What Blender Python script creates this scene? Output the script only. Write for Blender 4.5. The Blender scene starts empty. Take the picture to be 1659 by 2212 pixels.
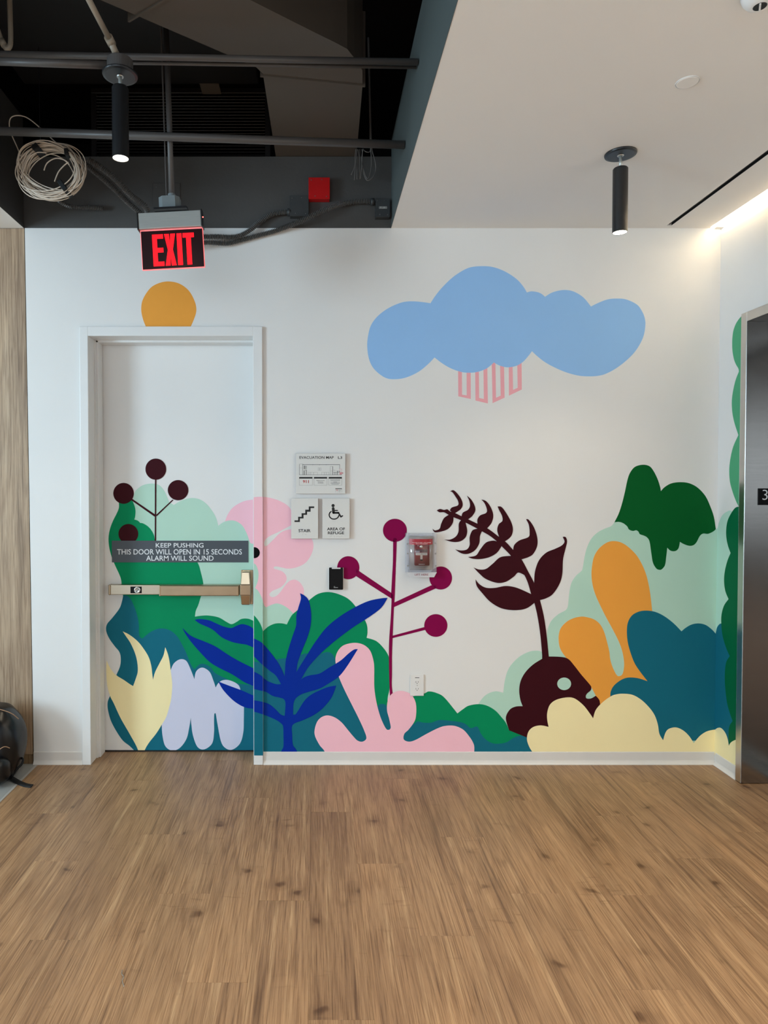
import bpy, bmesh, math, random
from mathutils import Vector, Matrix
from mathutils.geometry import tessellate_polygon

R = math.radians
random.seed(7)
SC = bpy.context.scene
COL = SC.collection

# ------------------------------------------------------------------ camera
F_PX, VPX, VPY = 1480.0, 680.0, 1055.0          # focal length and depth vanishing point (of 1659x2212)
CAM_D, CAM_H = 3.826, 1.551
TH = 0.0215
PY0 = VPY + F_PX * math.tan(TH)
cam_d = bpy.data.cameras.new('camera')
cam = bpy.data.objects.new('camera', cam_d)
COL.objects.link(cam)
cam.location = (0, -CAM_D, CAM_H)
cam.rotation_euler = (R(90) - TH, 0, 0)
cam_d.sensor_fit = 'AUTO'
cam_d.sensor_width = 36
cam_d.lens = F_PX / 2212 * 36
cam_d.shift_x = (829.5 - VPX) / 2212
cam_d.shift_y = (PY0 - 1106) / 2212
cam_d.clip_start = 0.02
SC.camera = cam

# ------------------------------------------------------------------ world, lights, exposure
w = bpy.data.worlds.new('world'); SC.world = w; w.use_nodes = True
w.node_tree.nodes['Background'].inputs[0].default_value = (0.72, 0.84, 1.0, 1)
w.node_tree.nodes['Background'].inputs[1].default_value = 0.5
vs = SC.view_settings
vs.view_transform = 'Standard'; vs.look = 'None'; vs.gamma = 1; vs.use_curve_mapping = False
vs.exposure = 0.47

def area(name, loc, rot, sx, sy, power, col):
    l = bpy.data.lights.new(name, 'AREA'); l.shape = 'RECTANGLE'; l.size = sx; l.size_y = sy
    l.energy = power; l.color = col
    o = bpy.data.objects.new(name, l); COL.objects.link(o); o.location = loc; o.rotation_euler = rot
    return o
# daylight through the window band of the left side and the windows of the rear wall
area('window_daylight', (-5.4, -3.9, 1.95), (R(90), 0, R(-90)), 1.9, 1.7, 178, (0.60, 0.83, 1.0))
area('rear_daylight', (-2.2, -8.9, 1.85), (R(90), 0, 0), 5.0, 2.0, 75, (0.74, 0.88, 1.0))
# warm light strip inside the ceiling cove over the elevator wall
area('cove_strip', (2.06, -2.05, 3.09), (0, R(-62), 0), 0.04, 4.0, 45, (1.0, 0.80, 0.52))
# unseen downlights filling the room; the first is added to brighten the right side
for k, (x, y) in enumerate([(1.55, -2.7), (-2.8, -3.4), (-0.7, -5.6), (1.3, -5.9), (-3.2, -5.8)]):
    sl = bpy.data.lights.new('room_fill_lamp', 'SPOT'); sl.energy = 130; sl.spot_size = R(125); sl.spot_blend = .8; sl.color = (1.0, .80, .56); sl.shadow_soft_size = .05
    so = bpy.data.objects.new('room_fill_lamp', sl); COL.objects.link(so); so.location = (x, y, 2.9)

# ------------------------------------------------------------------ pixel helpers
def ray(u, v):
    x = (u - VPX) / F_PX; y = -(v - PY0) / F_PX
    return Vector((x, math.cos(TH) + y * math.sin(TH), -math.sin(TH) + y * math.cos(TH)))
C0 = Vector((0, -CAM_D, CAM_H))
def atY(u, v, Y):
    d = ray(u, v); return C0 + d * ((Y + CAM_D) / d.y)
def atX(u, v, X):
    d = ray(u, v); return C0 + d * (X / d.x)
def atZ(u, v, Z):
    d = ray(u, v); return C0 + d * ((Z - CAM_H) / d.z)

# ------------------------------------------------------------------ materials
def lin(c):
    c = c / 255.0
    return c / 12.92 if c <= 0.04045 else ((c + 0.055) / 1.055) ** 2.4
def L(r, g, b, k=1.0): return (min(lin(r) * k, 1), min(lin(g) * k, 1), min(lin(b) * k, 1))
MATS = {}
def mat(name, col, rough=0.6, metal=0.0, var=0.05, scale=12.0, bump=0.0, bscale=300.0, emit=None, es=0.0, coat=0.0, stretch=None, spec=0.5, trans=0.0, alpha=1.0):
    if name in MATS: return MATS[name]
    m = bpy.data.materials.new(name); m.use_nodes = True; MATS[name] = m
    nt = m.node_tree; N = nt.nodes; b = N['Principled BSDF']
    tc = N.new('ShaderNodeTexCoord'); mp = N.new('ShaderNodeMapping')
    if stretch: mp.inputs['Scale'].default_value = stretch
    nt.links.new(tc.outputs['Object'], mp.inputs['Vector'])
    nz = N.new('ShaderNodeTexNoise'); nz.inputs['Scale'].default_value = scale; nz.inputs['Detail'].default_value = 5
    nt.links.new(mp.outputs['Vector'], nz.inputs['Vector'])
    mx = N.new('ShaderNodeMix'); mx.data_type = 'RGBA'
    mx.inputs[6].default_value = (*[max(c * (1 - var), 0) for c in col], 1)
    mx.inputs[7].default_value = (*[min(c * (1 + var), 1) for c in col], 1)
    nt.links.new(nz.outputs['Fac'], mx.inputs[0]); nt.links.new(mx.outputs[2], b.inputs['Base Color'])
    b.inputs['Roughness'].default_value = rough; b.inputs['Metallic'].default_value = metal
    b.inputs['Specular IOR Level'].default_value = spec
    b.inputs['Coat Weight'].default_value = coat
    b.inputs['Transmission Weight'].default_value = trans
    b.inputs['Alpha'].default_value = alpha
    if emit: b.inputs['Emission Color'].default_value = (*emit, 1); b.inputs['Emission Strength'].default_value = es
    if bump:
        n2 = N.new('ShaderNodeTexNoise'); n2.inputs['Scale'].default_value = bscale; n2.inputs['Detail'].default_value = 3
        nt.links.new(mp.outputs['Vector'], n2.inputs['Vector'])
        bp = N.new('ShaderNodeBump'); bp.inputs['Strength'].default_value = bump; bp.inputs['Distance'].default_value = 0.002
        nt.links.new(n2.outputs['Fac'], bp.inputs['Height']); nt.links.new(bp.outputs['Normal'], b.inputs['Normal'])
    return m

def wood(name, dark, mid, light, axis='Y', rough=0.45, knots=0.0, k=1.0):
    m = bpy.data.materials.new(name); m.use_nodes = True; nt = m.node_tree; N = nt.nodes; b = N['Principled BSDF']
    ln = nt.links.new
    geo = N.new('ShaderNodeNewGeometry'); oi = N.new('ShaderNodeObjectInfo')
    off = N.new('ShaderNodeVectorMath'); off.operation = 'SCALE'; off.inputs[0].default_value = (13.7, 31.3, 5.1)
    ln(oi.outputs['Random'], off.inputs['Scale'])
    add = N.new('ShaderNodeVectorMath'); add.operation = 'ADD'
    ln(geo.outputs['Position'], add.inputs[0]); ln(off.outputs[0], add.inputs[1])
    def mapped(sx, sl):
        mp = N.new('ShaderNodeMapping')
        mp.inputs['Scale'].default_value = (sx, sl, 1) if axis == 'Y' else (sx, 1, sl)
        ln(add.outputs[0], mp.inputs['Vector']); return mp.outputs[0]
    def noise(vec, det=4, dist=0.0, sc=1.0, rg=0.5):
        n = N.new('ShaderNodeTexNoise'); n.inputs['Scale'].default_value = sc; n.inputs['Detail'].default_value = det
        n.inputs['Distortion'].default_value = dist; n.inputs['Roughness'].default_value = rg
        ln(vec, n.inputs['Vector']); return n.outputs['Fac']
    def ramp(fac, stops):
        r = N.new('ShaderNodeValToRGB'); e = r.color_ramp.elements
        e[0].position, e[0].color = stops[0][0], (*stops[0][1], 1); e[1].position, e[1].color = stops[-1][0], (*stops[-1][1], 1)
        for p, c in stops[1:-1]:
            q = e.new(p); q.color = (*c, 1)
        ln(fac, r.inputs[0]); return r.outputs[0]
    def mix(mode, fac, a, bb):
        x = N.new('ShaderNodeMix'); x.data_type = 'RGBA'; x.blend_type = mode
        if isinstance(fac, float): x.inputs[0].default_value = fac
        else: ln(fac, x.inputs[0])
        ln(a, x.inputs[6])
        if isinstance(bb, tuple): x.inputs[7].default_value = (*bb, 1)
        else: ln(bb, x.inputs[7])
        return x.outputs[2]
    g1 = noise(mapped(38, 0.9), 6, 0.5, 1.0, 0.62)
    g2 = noise(mapped(300, 5.5), 5, 0.2, 1.0, 0.6)
    g3 = noise(mapped(7, 1.6), 3, 0.5)
    rn = noise(mapped(5.5, 0.42), 2, 0.15, 1.0, 0.4)
    rm = N.new('ShaderNodeMath'); rm.operation = 'MULTIPLY'; rm.inputs[1].default_value = 95.0; ln(rn, rm.inputs[0])
    rs = N.new('ShaderNodeMath'); rs.operation = 'SINE'; ln(rm.outputs[0], rs.inputs[0])
    rings = N.new('ShaderNodeMapRange'); rings.inputs['From Min'].default_value = -1; ln(rs.outputs[0], rings.inputs['Value'])
    col = ramp(g1, [(0.28, dark), (0.45, mid), (0.55, mid), (0.72, light)])
    f2 = ramp(g2, [(0.38, (0.66, 0.61, 0.56)), (0.52, (1, 1, 1)), (0.68, (1.12, 1.12, 1.10))])
    col = mix('MULTIPLY', 1.0, col, f2)
    fr_ = ramp(rings.outputs[0], [(0.0, (0.74, 0.70, 0.66)), (0.28, (1, 1, 1)), (1.0, (1.04, 1.04, 1.03))])
    col = mix('MULTIPLY', 0.5, col, fr_)
    f3 = ramp(g3, [(0.34, (0.80, 0.77, 0.76)), (0.52, (1, 1, 1)), (0.72, (1.10, 1.07, 1.03))])
    col = mix('MULTIPLY', 0.85, col, f3)
    if knots:
        wv = N.new('ShaderNodeVectorMath'); wv.operation = 'ADD'
        nv = N.new('ShaderNodeTexNoise'); nv.inputs['Scale'].default_value = 9; ln(add.outputs[0], nv.inputs['Vector'])
        sv = N.new('ShaderNodeVectorMath'); sv.operation = 'SCALE'; sv.inputs['Scale'].default_value = 0.35
        ln(nv.outputs['Color'], sv.inputs[0]); ln(mapped(3.0, 3.4), wv.inputs[0]); ln(sv.outputs[0], wv.inputs[1])
        vo = N.new('ShaderNodeTexVoronoi'); vo.voronoi_dimensions = '2D'; vo.inputs['Scale'].default_value = 1.0; ln(wv.outputs[0], vo.inputs['Vector'])
        kf = ramp(vo.outputs['Distance'], [(0.0, (1, 1, 1)), (0.03, (0.85,) * 3), (0.07, (0.26,) * 3), (0.2, (0, 0, 0))])
        km = ramp(noise(mapped(1.7, 1.3), 2, 0.0), [(0.42, (0.25,) * 3), (0.55, (1, 1, 1))])
        kk_ = N.new('ShaderNodeMix'); kk_.data_type = 'RGBA'; kk_.blend_type = 'MULTIPLY'; kk_.inputs[0].default_value = 1.0; ln(kf, kk_.inputs[6]); ln(km, kk_.inputs[7])
        col = mix('MULTIPLY', kk_.outputs[2], col, (0.36, 0.29, 0.24))
        # short cross figure
        c2 = noise(mapped(9, 34), 3, 0.3)
        c3 = noise(mapped(3, 2.2), 2, 0.2, 1.3)
        f4 = ramp(c2, [(0.60, (0, 0, 0)), (0.72, (0.5,) * 3)])
        f5 = ramp(c3, [(0.50, (0, 0, 0)), (0.66, (1, 1, 1))])
        mm = N.new('ShaderNodeMix'); mm.data_type = 'RGBA'; mm.blend_type = 'MULTIPLY'; mm.inputs[0].default_value = 1.0
        ln(f4, mm.inputs[6]); ln(f5, mm.inputs[7])
        col = mix('MULTIPLY', mm.outputs[2], col, (0.50, 0.43, 0.37))
    tone = N.new('ShaderNodeMapRange'); tone.inputs['To Min'].default_value = 0.94 * k; tone.inputs['To Max'].default_value = 1.05 * k
    ln(oi.outputs['Random'], tone.inputs['Value'])
    sc = N.new('ShaderNodeVectorMath'); sc.operation = 'SCALE'; ln(col, sc.inputs[0]); ln(tone.outputs[0], sc.inputs['Scale'])
    ln(sc.outputs[0], b.inputs['Base Color'])
    rr = N.new('ShaderNodeMapRange'); rr.inputs['To Min'].default_value = rough - .06; rr.inputs['To Max'].default_value = rough + .1
    ln(g1, rr.inputs['Value']); ln(rr.outputs[0], b.inputs['Roughness'])
    bp = N.new('ShaderNodeBump'); bp.inputs['Strength'].default_value = 0.25; bp.inputs['Distance'].default_value = 0.001
    ln(g2, bp.inputs['Height']); ln(bp.outputs[0], b.inputs['Normal'])
    MATS[name] = m
    return m

WK = 1.25     # lit-white to paint albedo factor
M_white = mat('white_wall_paint', (0.80, 0.79, 0.77), 0.55, var=0.015, scale=3, bump=0.15, bscale=220)
M_frame = mat('white_frame_enamel', (0.80, 0.80, 0.79), 0.32, var=0.02, scale=6, bump=0.05, bscale=90)
M_doorp = mat('white_door_enamel', (0.78, 0.775, 0.76), 0.38, var=0.02, scale=4, bump=0.08, bscale=120)
M_ceil = mat('ceiling_paint', (0.86, 0.82, 0.77), 0.8, var=0.015, scale=3, bump=0.1, bscale=200)
M_darkwall = mat('charcoal_wall_paint', L(74, 72, 70), 0.6, var=0.12, scale=4, bump=0.3, bscale=60)
M_fascia = mat('charcoal_fascia_paint', L(88, 96, 95), 0.5, var=0.06, scale=3)
M_deck = mat('black_deck_paint', L(20, 14, 11), 0.8, var=0.35, scale=3)
M_duct = mat('black_painted_duct', L(84, 74, 64), 0.55, var=0.1, scale=3, bump=0.1, bscale=20)
M_pipe = mat('grey_painted_pipe', L(84, 80, 78), 0.4, var=0.15, scale=8)
M_pipel = mat('pale_conduit_paint', L(150, 138, 122), 0.4, var=0.12, scale=10)
M_black = mat('black_metal', L(26, 26, 28), 0.35, var=0.1, scale=20)
M_blackm = mat('black_plastic', L(9, 8, 10), 0.5, var=0.1, scale=20, spec=0.2)
M_void = mat('black_void', (0.002, 0.002, 0.002), 0.9)
M_base = mat('rubber_base', (0.72, 0.70, 0.67), 0.4, var=0.05, scale=9, bump=0.1, bscale=40)
M_steel = mat('brushed_steel', (0.34, 0.325, 0.31), 0.15, 1.0, var=0.10, scale=6, stretch=(1, 1, 22), bump=0.06, bscale=30)
M_steelf = mat('satin_steel_frame', (0.62, 0.60, 0.57), 0.3, 1.0, var=0.08, scale=8)
M_bronze = mat('satin_nickel_bronze', (0.48, 0.37, 0.25), 0.24, 1.0, var=0.15, scale=14, bump=0.12, bscale=26)
M_alu = mat('brushed_aluminium', (0.40, 0.40, 0.38), 0.35, 1.0, var=0.12, scale=10, stretch=(1, 1, 25))
M_chrome = mat('chrome_metal', (0.7, 0.7, 0.68), 0.15, 1.0, var=0.03)
M_sign = mat('white_sign_plate', (0.72, 0.71, 0.68), 0.5, var=0.015, scale=10)
M_signb = mat('brown_sign_backing', L(120, 84, 76), 0.6)
M_ink = mat('black_ink', L(14, 14, 14), 0.6, var=0.02)
M_inkg = mat('grey_ink', L(95, 95, 95), 0.6, var=0.02)
M_inkr = mat('red_ink', L(176, 20, 28), 0.6, var=0.02)
M_inkp = mat('pink_ink', L(214, 140, 145), 0.6, var=0.02)
M_doorsign = mat('slate_sign_plate', L(66, 72, 80), 0.45, var=0.03, scale=8)
M_letter = mat('white_lettering', (0.80, 0.82, 0.84), 0.5, var=0.01)
M_red = mat('red_enamel', L(190, 12, 16), 0.35, var=0.06, scale=20)
M_reds = mat('red_station_plastic', L(130, 6, 18), 0.35, var=0.05, scale=20)
M_cable = mat('cream_cable', L(222, 206, 188), 0.45, var=0.1, scale=20)
M_cabled = mat('grey_cable', L(110, 106, 102), 0.5, var=0.1, scale=20)  # plain grey tone, darker than the cream coil cable
M_flex = mat('corrugated_conduit_grey', L(92, 90, 88), 0.3, 0.1, var=0.15, scale=20)
M_gbox = mat('dark_grey_box_paint', L(54, 56, 57), 0.5, var=0.08, scale=10)
M_galv = mat('pale_grey_box_paint', L(120, 128, 130), 0.45, var=0.08, scale=10)
M_tile = mat('grey_floor_tile', L(158, 160, 158), 0.5, var=0.08, scale=9, bump=0.1, bscale=60)
M_nylon = mat('black_nylon', L(8, 9, 13), 0.28, var=0.2, scale=30, bump=1.0, bscale=11)
M_nylonm = mat('black_webbing', L(8, 8, 10), 0.7, var=0.2, scale=80, bump=0.4, bscale=400)
M_piping = mat('tan_piping', L(176, 140, 110), 0.5, var=0.1)
M_plastic = mat('white_plastic', (0.80, 0.79, 0.77), 0.3, var=0.01)
M_lamp = mat('lamp_diffuser', (1, 1, 1), 0.5, emit=(1.0, 0.88, 0.68), es=14.0, var=0)
M_exitred = mat('exit_red_light', L(255, 10, 20), 0.5, emit=(1.0, 0.0, 0.008), es=0.85, var=0)
M_exitedge = mat('exit_edge_light', L(255, 150, 150), 0.4, emit=(1.0, 0.12, 0.13), es=0.55, var=0)
M_smoke = mat('smoked_acrylic', L(38, 10, 14), 0.3, var=0.05)
M_led = mat('red_indicator_light', L(255, 40, 40), 0.4, emit=(1, 0.1, 0.08), es=4.0, var=0)
M_floor = wood('oak_laminate', L(116, 88, 64, 1.07), L(158, 126, 94, 1.07), L(188, 158, 122, 1.07), 'Y', 0.42, knots=1.0)
M_woodwall = wood('pale_oak_veneer', L(138, 114, 90, .92), L(182, 156, 128, .92), L(206, 182, 154, .92), 'Z', 0.5)
M_woodbase = wood('oak_veneer_base', L(100, 80, 58), L(132, 108, 80), L(150, 126, 96), 'X', 0.5)

def paint(name, r, g, b, k=1.45):
    return mat('paint_' + name, L(r, g, b, k), 0.65, var=0.03, scale=5, bump=0.12, bscale=220, spec=0.12)
P = dict(
    sky=paint('sky_blue', 128, 166, 206), rain=paint('dusty_pink', 208, 148, 154), sun=paint('ochre', 206, 140, 58),
    mint=paint('mint', 156, 187, 172), forest=paint('forest_green', 0, 76, 30), teal=paint('teal', 16, 90, 108),
    cream=paint('cream', 226, 202, 156), brown=paint('aubergine', 48, 8, 16), green=paint('emerald', 0, 118, 76),
    blue=paint('ultramarine', 0, 36, 130), pink=paint('rose', 215, 166, 178), magenta=paint('magenta', 112, 0, 58),
    lavender=paint('lavender', 180, 182, 200), black=mat('paint_black', (0.004, 0.004, 0.005), 0.7, spec=.08), jade=paint('jade', 70, 142, 104),
    pine=paint('pine_green', 0, 84, 50))

# ------------------------------------------------------------------ mesh helpers
def link(o, parent=None):
    COL.objects.link(o)
    if parent is not None: o.parent = parent
    return o
def finish(name, bm, m, parent=None, smooth=False, loc=None):
    me = bpy.data.meshes.new(name); bm.normal_update(); bm.to_mesh(me); bm.free()
    ms = m if isinstance(m, (list, tuple)) else [m]
    for x in ms: me.materials.append(x)
    if smooth: me.polygons.foreach_set('use_smooth', [True] * len(me.polygons))
    o = bpy.data.objects.new(name, me)
    if loc is not None: o.location = loc
    return link(o, parent)
def tag(o, label=None, cat=None, group=None, kind=None):
    if label: o['label'] = label
    if cat: o['category'] = cat
    if group: o['group'] = group
    if kind: o['kind'] = kind
    return o
def thing(name, label, cat, loc=(0, 0, 0), group=None):
    o = bpy.data.objects.new(name, None); o.empty_display_size = 0.05; link(o)
    o.location = loc
    return tag(o, label, cat, group)
def relto(o, root):
    """keep world placement of a mesh built in world coordinates under a root at some location"""
    bpy.context.view_layer.update()
    o.matrix_parent_inverse = Matrix.Identity(4)
    o.parent = root
    o.matrix_local = root.matrix_world.inverted() @ Matrix.Identity(4)
    return o
def box(bm, x0, x1, y0, y1, z0, z1, bev=0.0, seg=2, mi=0):
    r = bmesh.ops.create_cube(bm, size=1.0)
    vs_ = r['verts']
    bmesh.ops.scale(bm, vec=(abs(x1 - x0), abs(y1 - y0), abs(z1 - z0)), verts=vs_)
    bmesh.ops.translate(bm, vec=((x0 + x1) / 2, (y0 + y1) / 2, (z0 + z1) / 2), verts=vs_)
    fs = set(f for v in vs_ for f in v.link_faces)
    for f in fs: f.material_index = mi
    if bev > 0:
        es = list(set(e for v in vs_ for e in v.link_edges))
        bmesh.ops.bevel(bm, geom=es, offset=bev, segments=seg, affect='EDGES', profile=0.5)
    return vs_
def bx(name, x0, x1, y0, y1, z0, z1, m, parent=None, bev=0.0, seg=2):
    bm = bmesh.new(); box(bm, x0, x1, y0, y1, z0, z1, bev, seg)
    return finish(name, bm, m, parent)
def cyl(bm, p0, p1, r0, r1=None, seg=24, caps=True):
    p0 = Vector(p0); p1 = Vector(p1); r1 = r0 if r1 is None else r1
    d = p1 - p0
    rot = d.to_track_quat('Z', 'Y').to_matrix().to_4x4()
    return bmesh.ops.create_cone(bm, cap_ends=caps, segments=seg, radius1=r0, radius2=r1, depth=d.length,
                                 matrix=Matrix.Translation((p0 + p1) / 2) @ rot)['verts']
def cy(name, p0, p1, r0, m, parent=None, r1=None, seg=24, smooth=True):
    bm = bmesh.new(); cyl(bm, p0, p1, r0, r1, seg)
    o = finish(name, bm, m, parent, False)
    if smooth:
        for p in o.data.polygons: p.use_smooth = len(p.vertices) == 4
    return o
def lathe(bm, prof, c, seg=32):
    """prof: list of (radius, z)"""
    rings = []
    for r, z in prof:
        rings.append([bm.verts.new((c[0] + max(r, 1e-5) * math.cos(2 * math.pi * i / seg), c[1] + max(r, 1e-5) * math.sin(2 * math.pi * i / seg), c[2] + z)) for i in range(seg)])
    for a, b in zip(rings, rings[1:]):
        for i in range(seg):
            bm.faces.new((a[i], a[(i + 1) % seg], b[(i + 1) % seg], b[i]))
    bm.faces.new(rings[0][::-1]); bm.faces.new(rings[-1])
    bmesh.ops.recalc_face_normals(bm, faces=bm.faces)
def catmull(pts, n=6, closed=False):
    pts = [Vector(p) for p in pts]; out = []
    N_ = len(pts)
    rng = range(N_ if closed else N_ - 1)
    for i in rng:
        if closed: p0, p1, p2, p3 = pts[(i - 1) % N_], pts[i], pts[(i + 1) % N_], pts[(i + 2) % N_]
        else: p0, p1, p2, p3 = pts[max(i - 1, 0)], pts[i], pts[i + 1], pts[min(i + 2, N_ - 1)]
        for k in range(n):
            t = k / n
            out.append(0.5 * ((2 * p1) + (-p0 + p2) * t + (2 * p0 - 5 * p1 + 4 * p2 - p3) * t * t + (-p0 + 3 * p1 - 3 * p2 + p3) * t ** 3))
    if not closed: out.append(pts[-1])
    return out
def tube(bm, path, rad, seg=8, closed=False):
    path = [Vector(p) for p in path]; n = len(path); rings = []
    prev = None
    for i in range(n):
        if closed: t = path[(i + 1) % n] - path[i - 1]
        else: t = path[min(i + 1, n - 1)] - path[max(i - 1, 0)]
        t.normalize()
        if prev is None:
            a = Vector((0, 0, 1)) if abs(t.z) < 0.9 else Vector((1, 0, 0)); nrm = t.cross(a).normalized()
        else:
            nrm = (prev - t * prev.dot(t)).normalized()
        prev = nrm; bn = t.cross(nrm)
        r = rad[i] if isinstance(rad, (list, tuple)) else rad
        rings.append([bm.verts.new(path[i] + r * (math.cos(2 * math.pi * k / seg) * nrm + math.sin(2 * math.pi * k / seg) * bn)) for k in range(seg)])
    m_ = n if closed else n - 1
    for i in range(m_):
        a, b = rings[i], rings[(i + 1) % n]
        for k in range(seg): bm.faces.new((a[k], a[(k + 1) % seg], b[(k + 1) % seg], b[k]))
    if not closed: bm.faces.new(rings[0][::-1]); bm.faces.new(rings[-1])
def tb(name, path, rad, m, parent=None, seg=8, closed=False, smooth=True):
    bm = bmesh.new(); tube(bm, path, rad, seg, closed)
    return finish(name, bm, m, parent, smooth)
def prism(bm, poly, z0, z1):
    """vertical prism from plan polygon"""
    lo = [bm.verts.new((x, y, z0)) for x, y in poly]; hi = [bm.verts.new((x, y, z1)) for x, y in poly]
    n = len(poly)
    for i in range(n): bm.faces.new((lo[i], lo[(i + 1) % n], hi[(i + 1) % n], hi[i]))
    bm.faces.new(lo[::-1]); bm.faces.new(hi)
    bmesh.ops.recalc_face_normals(bm, faces=bm.faces)
def flatpoly(bm, pts, y, th=0.0):
    """polygon (x,z) facing -Y at y"""
    tris = tessellate_polygon([[Vector((p[0], p[1], 0)) for p in pts]])
    vs_ = [bm.verts.new((p[0], y, p[1])) for p in pts]
    for t in tris:
        a, b, c = (vs_[i] for i in t)
        nz = (b.co - a.co).cross(c.co - a.co)
        try: bm.faces.new((a, b, c) if nz.y < 0 else (a, c, b))
        except ValueError: pass
def text_mesh(name, s, x0, x1, z0, z1, y, m, parent=None, depth=0.0006, bold=0.0, spacing=1.0):
    cu = bpy.data.curves.new('t', 'FONT'); cu.body = s; cu.extrude = 0; cu.offset = bold; cu.space_character = spacing
    cu.resolution_u = 3
    o = bpy.data.objects.new('t', cu); COL.objects.link(o)
    dg = bpy.context.evaluated_depsgraph_get(); me = bpy.data.meshes.new_from_object(o.evaluated_get(dg))
    bpy.data.objects.remove(o); bpy.data.curves.remove(cu)
    xs = [v.co.x for v in me.vertices]; ys = [v.co.y for v in me.vertices]
    ax, bx_, ay, by = min(xs), max(xs), min(ys), max(ys)
    for v in me.vertices:
        u = (v.co.x - ax) / (bx_ - ax); q = (v.co.y - ay) / (by - ay)
        v.co = (x0 + u * (x1 - x0), y, z0 + q * (z1 - z0))
    me.name = name; me.materials.clear(); me.materials.append(m)
    ob = bpy.data.objects.new(name, me); link(ob, parent)
    return ob

# ------------------------------------------------------------------ traced paint outlines
CR = {'A': (780, 560, 400 / 1659), 'B': (1100, 600, 320 / 1659), 'C': (1300, 980, 300 / 1659), 'D': (1160, 1120, 300 / 1659),
      'E': (1000, 1380, 340 / 1659), 'F': (1300, 1280, 359 / 1659), 'G': (200, 980, 300 / 1659), 'H': (460, 1050, 260 / 1659),
      'I': (560, 1250, 400 / 1659), 'J': (900, 1030, 400 / 1659), 'K': (200, 1300, 400 / 1659), 'L': (150, 680, 500 / 1659),
      'M': (600, 960, 380 / 1659), 'N': (1500, 600, 159 / 298), 'O': (1560, 1000, 99 / 1369), 'P': (1520, 1560, 139 / 1659),
      'Q': (200, 1140, 400 / 1659), 'R': (1540, 640, 119 / 1645), 'Z': (0, 0, 1.0)}
def outline(s, n=6):
    """'A 12,34 56,78c ...' : points in crop frames; c marks a corner. Returns list of pixel points."""
    cur = 'Z'; pts = []
    for tk in s.split():
        if tk == '|': continue
        if tk in CR: cur = tk; continue
        c = tk.endswith('c'); tk = tk.rstrip('c'); a, b = tk.split(',')
        ox, oy, k = CR[cur]; pts.append((ox + float(a) * k, oy + float(b) * k, c))
    if not any(p[2] for p in pts):
        return [tuple(p[:2]) for p in catmull([(p[0], p[1]) + (0,) for p in pts], n, True)]
    i0 = next(i for i, p in enumerate(pts) if p[2]); pts = pts[i0:] + pts[:i0]; pts.append(pts[0])
    out = []; seg = [pts[0]]
    for p in pts[1:]:
        seg.append(p)
        if p[2]:
            if len(seg) == 2: out.append((seg[0][0], seg[0][1]))
            else: out += [(q.x, q.y) for q in catmull([(a, b, 0) for a, b, _ in seg], n)[:-1]]
            seg = [p]
    return out
def ell(cr, x, y, rx, ry=None, n=40):
    ox, oy, k = CR[cr]; ry = rx if ry is None else ry
    return [(ox + (x + rx * math.cos(2 * math.pi * i / n)) * k, oy + (y + ry * math.sin(2 * math.pi * i / n)) * k) for i in range(n)]
def poly(cr, *p):
    ox, oy, k = CR[cr]; return [(ox + a * k, oy + b * k) for a, b in p]

LAYER = 0.00028
def paint_on(name, pts, m, parent, layer, plane, val, clips, label=None):
    """painted shape lying on a wall plane; clips: list of (point, normal to cut away)"""
    tris = tessellate_polygon([[Vector((p[0], p[1], 0)) for p in pts]])
    bm = bmesh.new(); off = val - LAYER * (layer + 1)
    vs_ = [bm.verts.new(atY(p[0], p[1], off) if plane == 'Y' else atX(p[0], p[1], off)) for p in pts]
    for t in tris:
        try: bm.faces.new([vs_[i] for i in t])
        except ValueError: pass
    for co, no in clips:
        bmesh.ops.bisect_plane(bm, geom=bm.verts[:] + bm.edges[:] + bm.faces[:], plane_co=co, plane_no=no, clear_outer=True, dist=1e-6)
    want = Vector((0, -1, 0)) if plane == 'Y' else Vector((-1, 0, 0))
    bm.normal_update()
    for f in bm.faces:
        if f.normal.dot(want) < 0: f.normal_flip()
    if not bm.faces: bm.free(); return None
    o = finish(name, bm, m, parent)
    if label: o['label'] = label
    return o

# ------------------------------------------------------------------ key dimensions
H = 2.992
XL = atY(64, 1000, 0).x          # left end of the white wall
XR = 2.2495                      # elevator wall plane
XB = atY(845, 497, 0).x          # bulkhead fascia plane
XF = atY(51.5, 480, 0).x         # left fascia plane
FP = -0.018                      # face of the door frame
FX0, FX1 = atY(174.5, 1200, FP).x, atY(192.5, 1100, FP).x
FX2, FX3 = atY(547, 1200, FP).x, atY(567.5, 1200, FP).x
FZT, FZI = atY(370, 705, FP).z, atY(370, 725.5, FP).z
DY = 0.18                        # door leaf plane
BACK = 9.0

# ------------------------------------------------------------------ SETTING
def struct(o): return tag(o, kind='structure')
bm = bmesh.new()
box(bm, XL, FX0 + .02, 0, .22, 0, H)
box(bm, FX3 - .02, XR + .1, 0, .22, 0, H)
box(bm, FX0 + .02, FX3 - .02, 0, .22, FZT - .02, H)
box(bm, 2.19, XR + .1, 0, .22, H, 3.3)
wall_back = struct(finish('wall_back', bm, M_white))
struct(bx('wall_upper', XF - 1.2, 2.19, 0, .22, H, 3.384, M_darkwall))
struct(bx('wall_deck_back', -2.5, XR + .1, 1.6, 1.7, 3.2, 4.25, MATS['black_deck_paint']))
struct(bx('wall_deck_right', XR + .1, XR + .2, 1.7, -9.0, 3.2, 4.25, MATS['black_deck_paint']))
struct(bx('wall_deck_floor', -2.5, XR + .1, .22, 1.6, 3.3, 3.384, MATS['black_deck_paint']))
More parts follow.
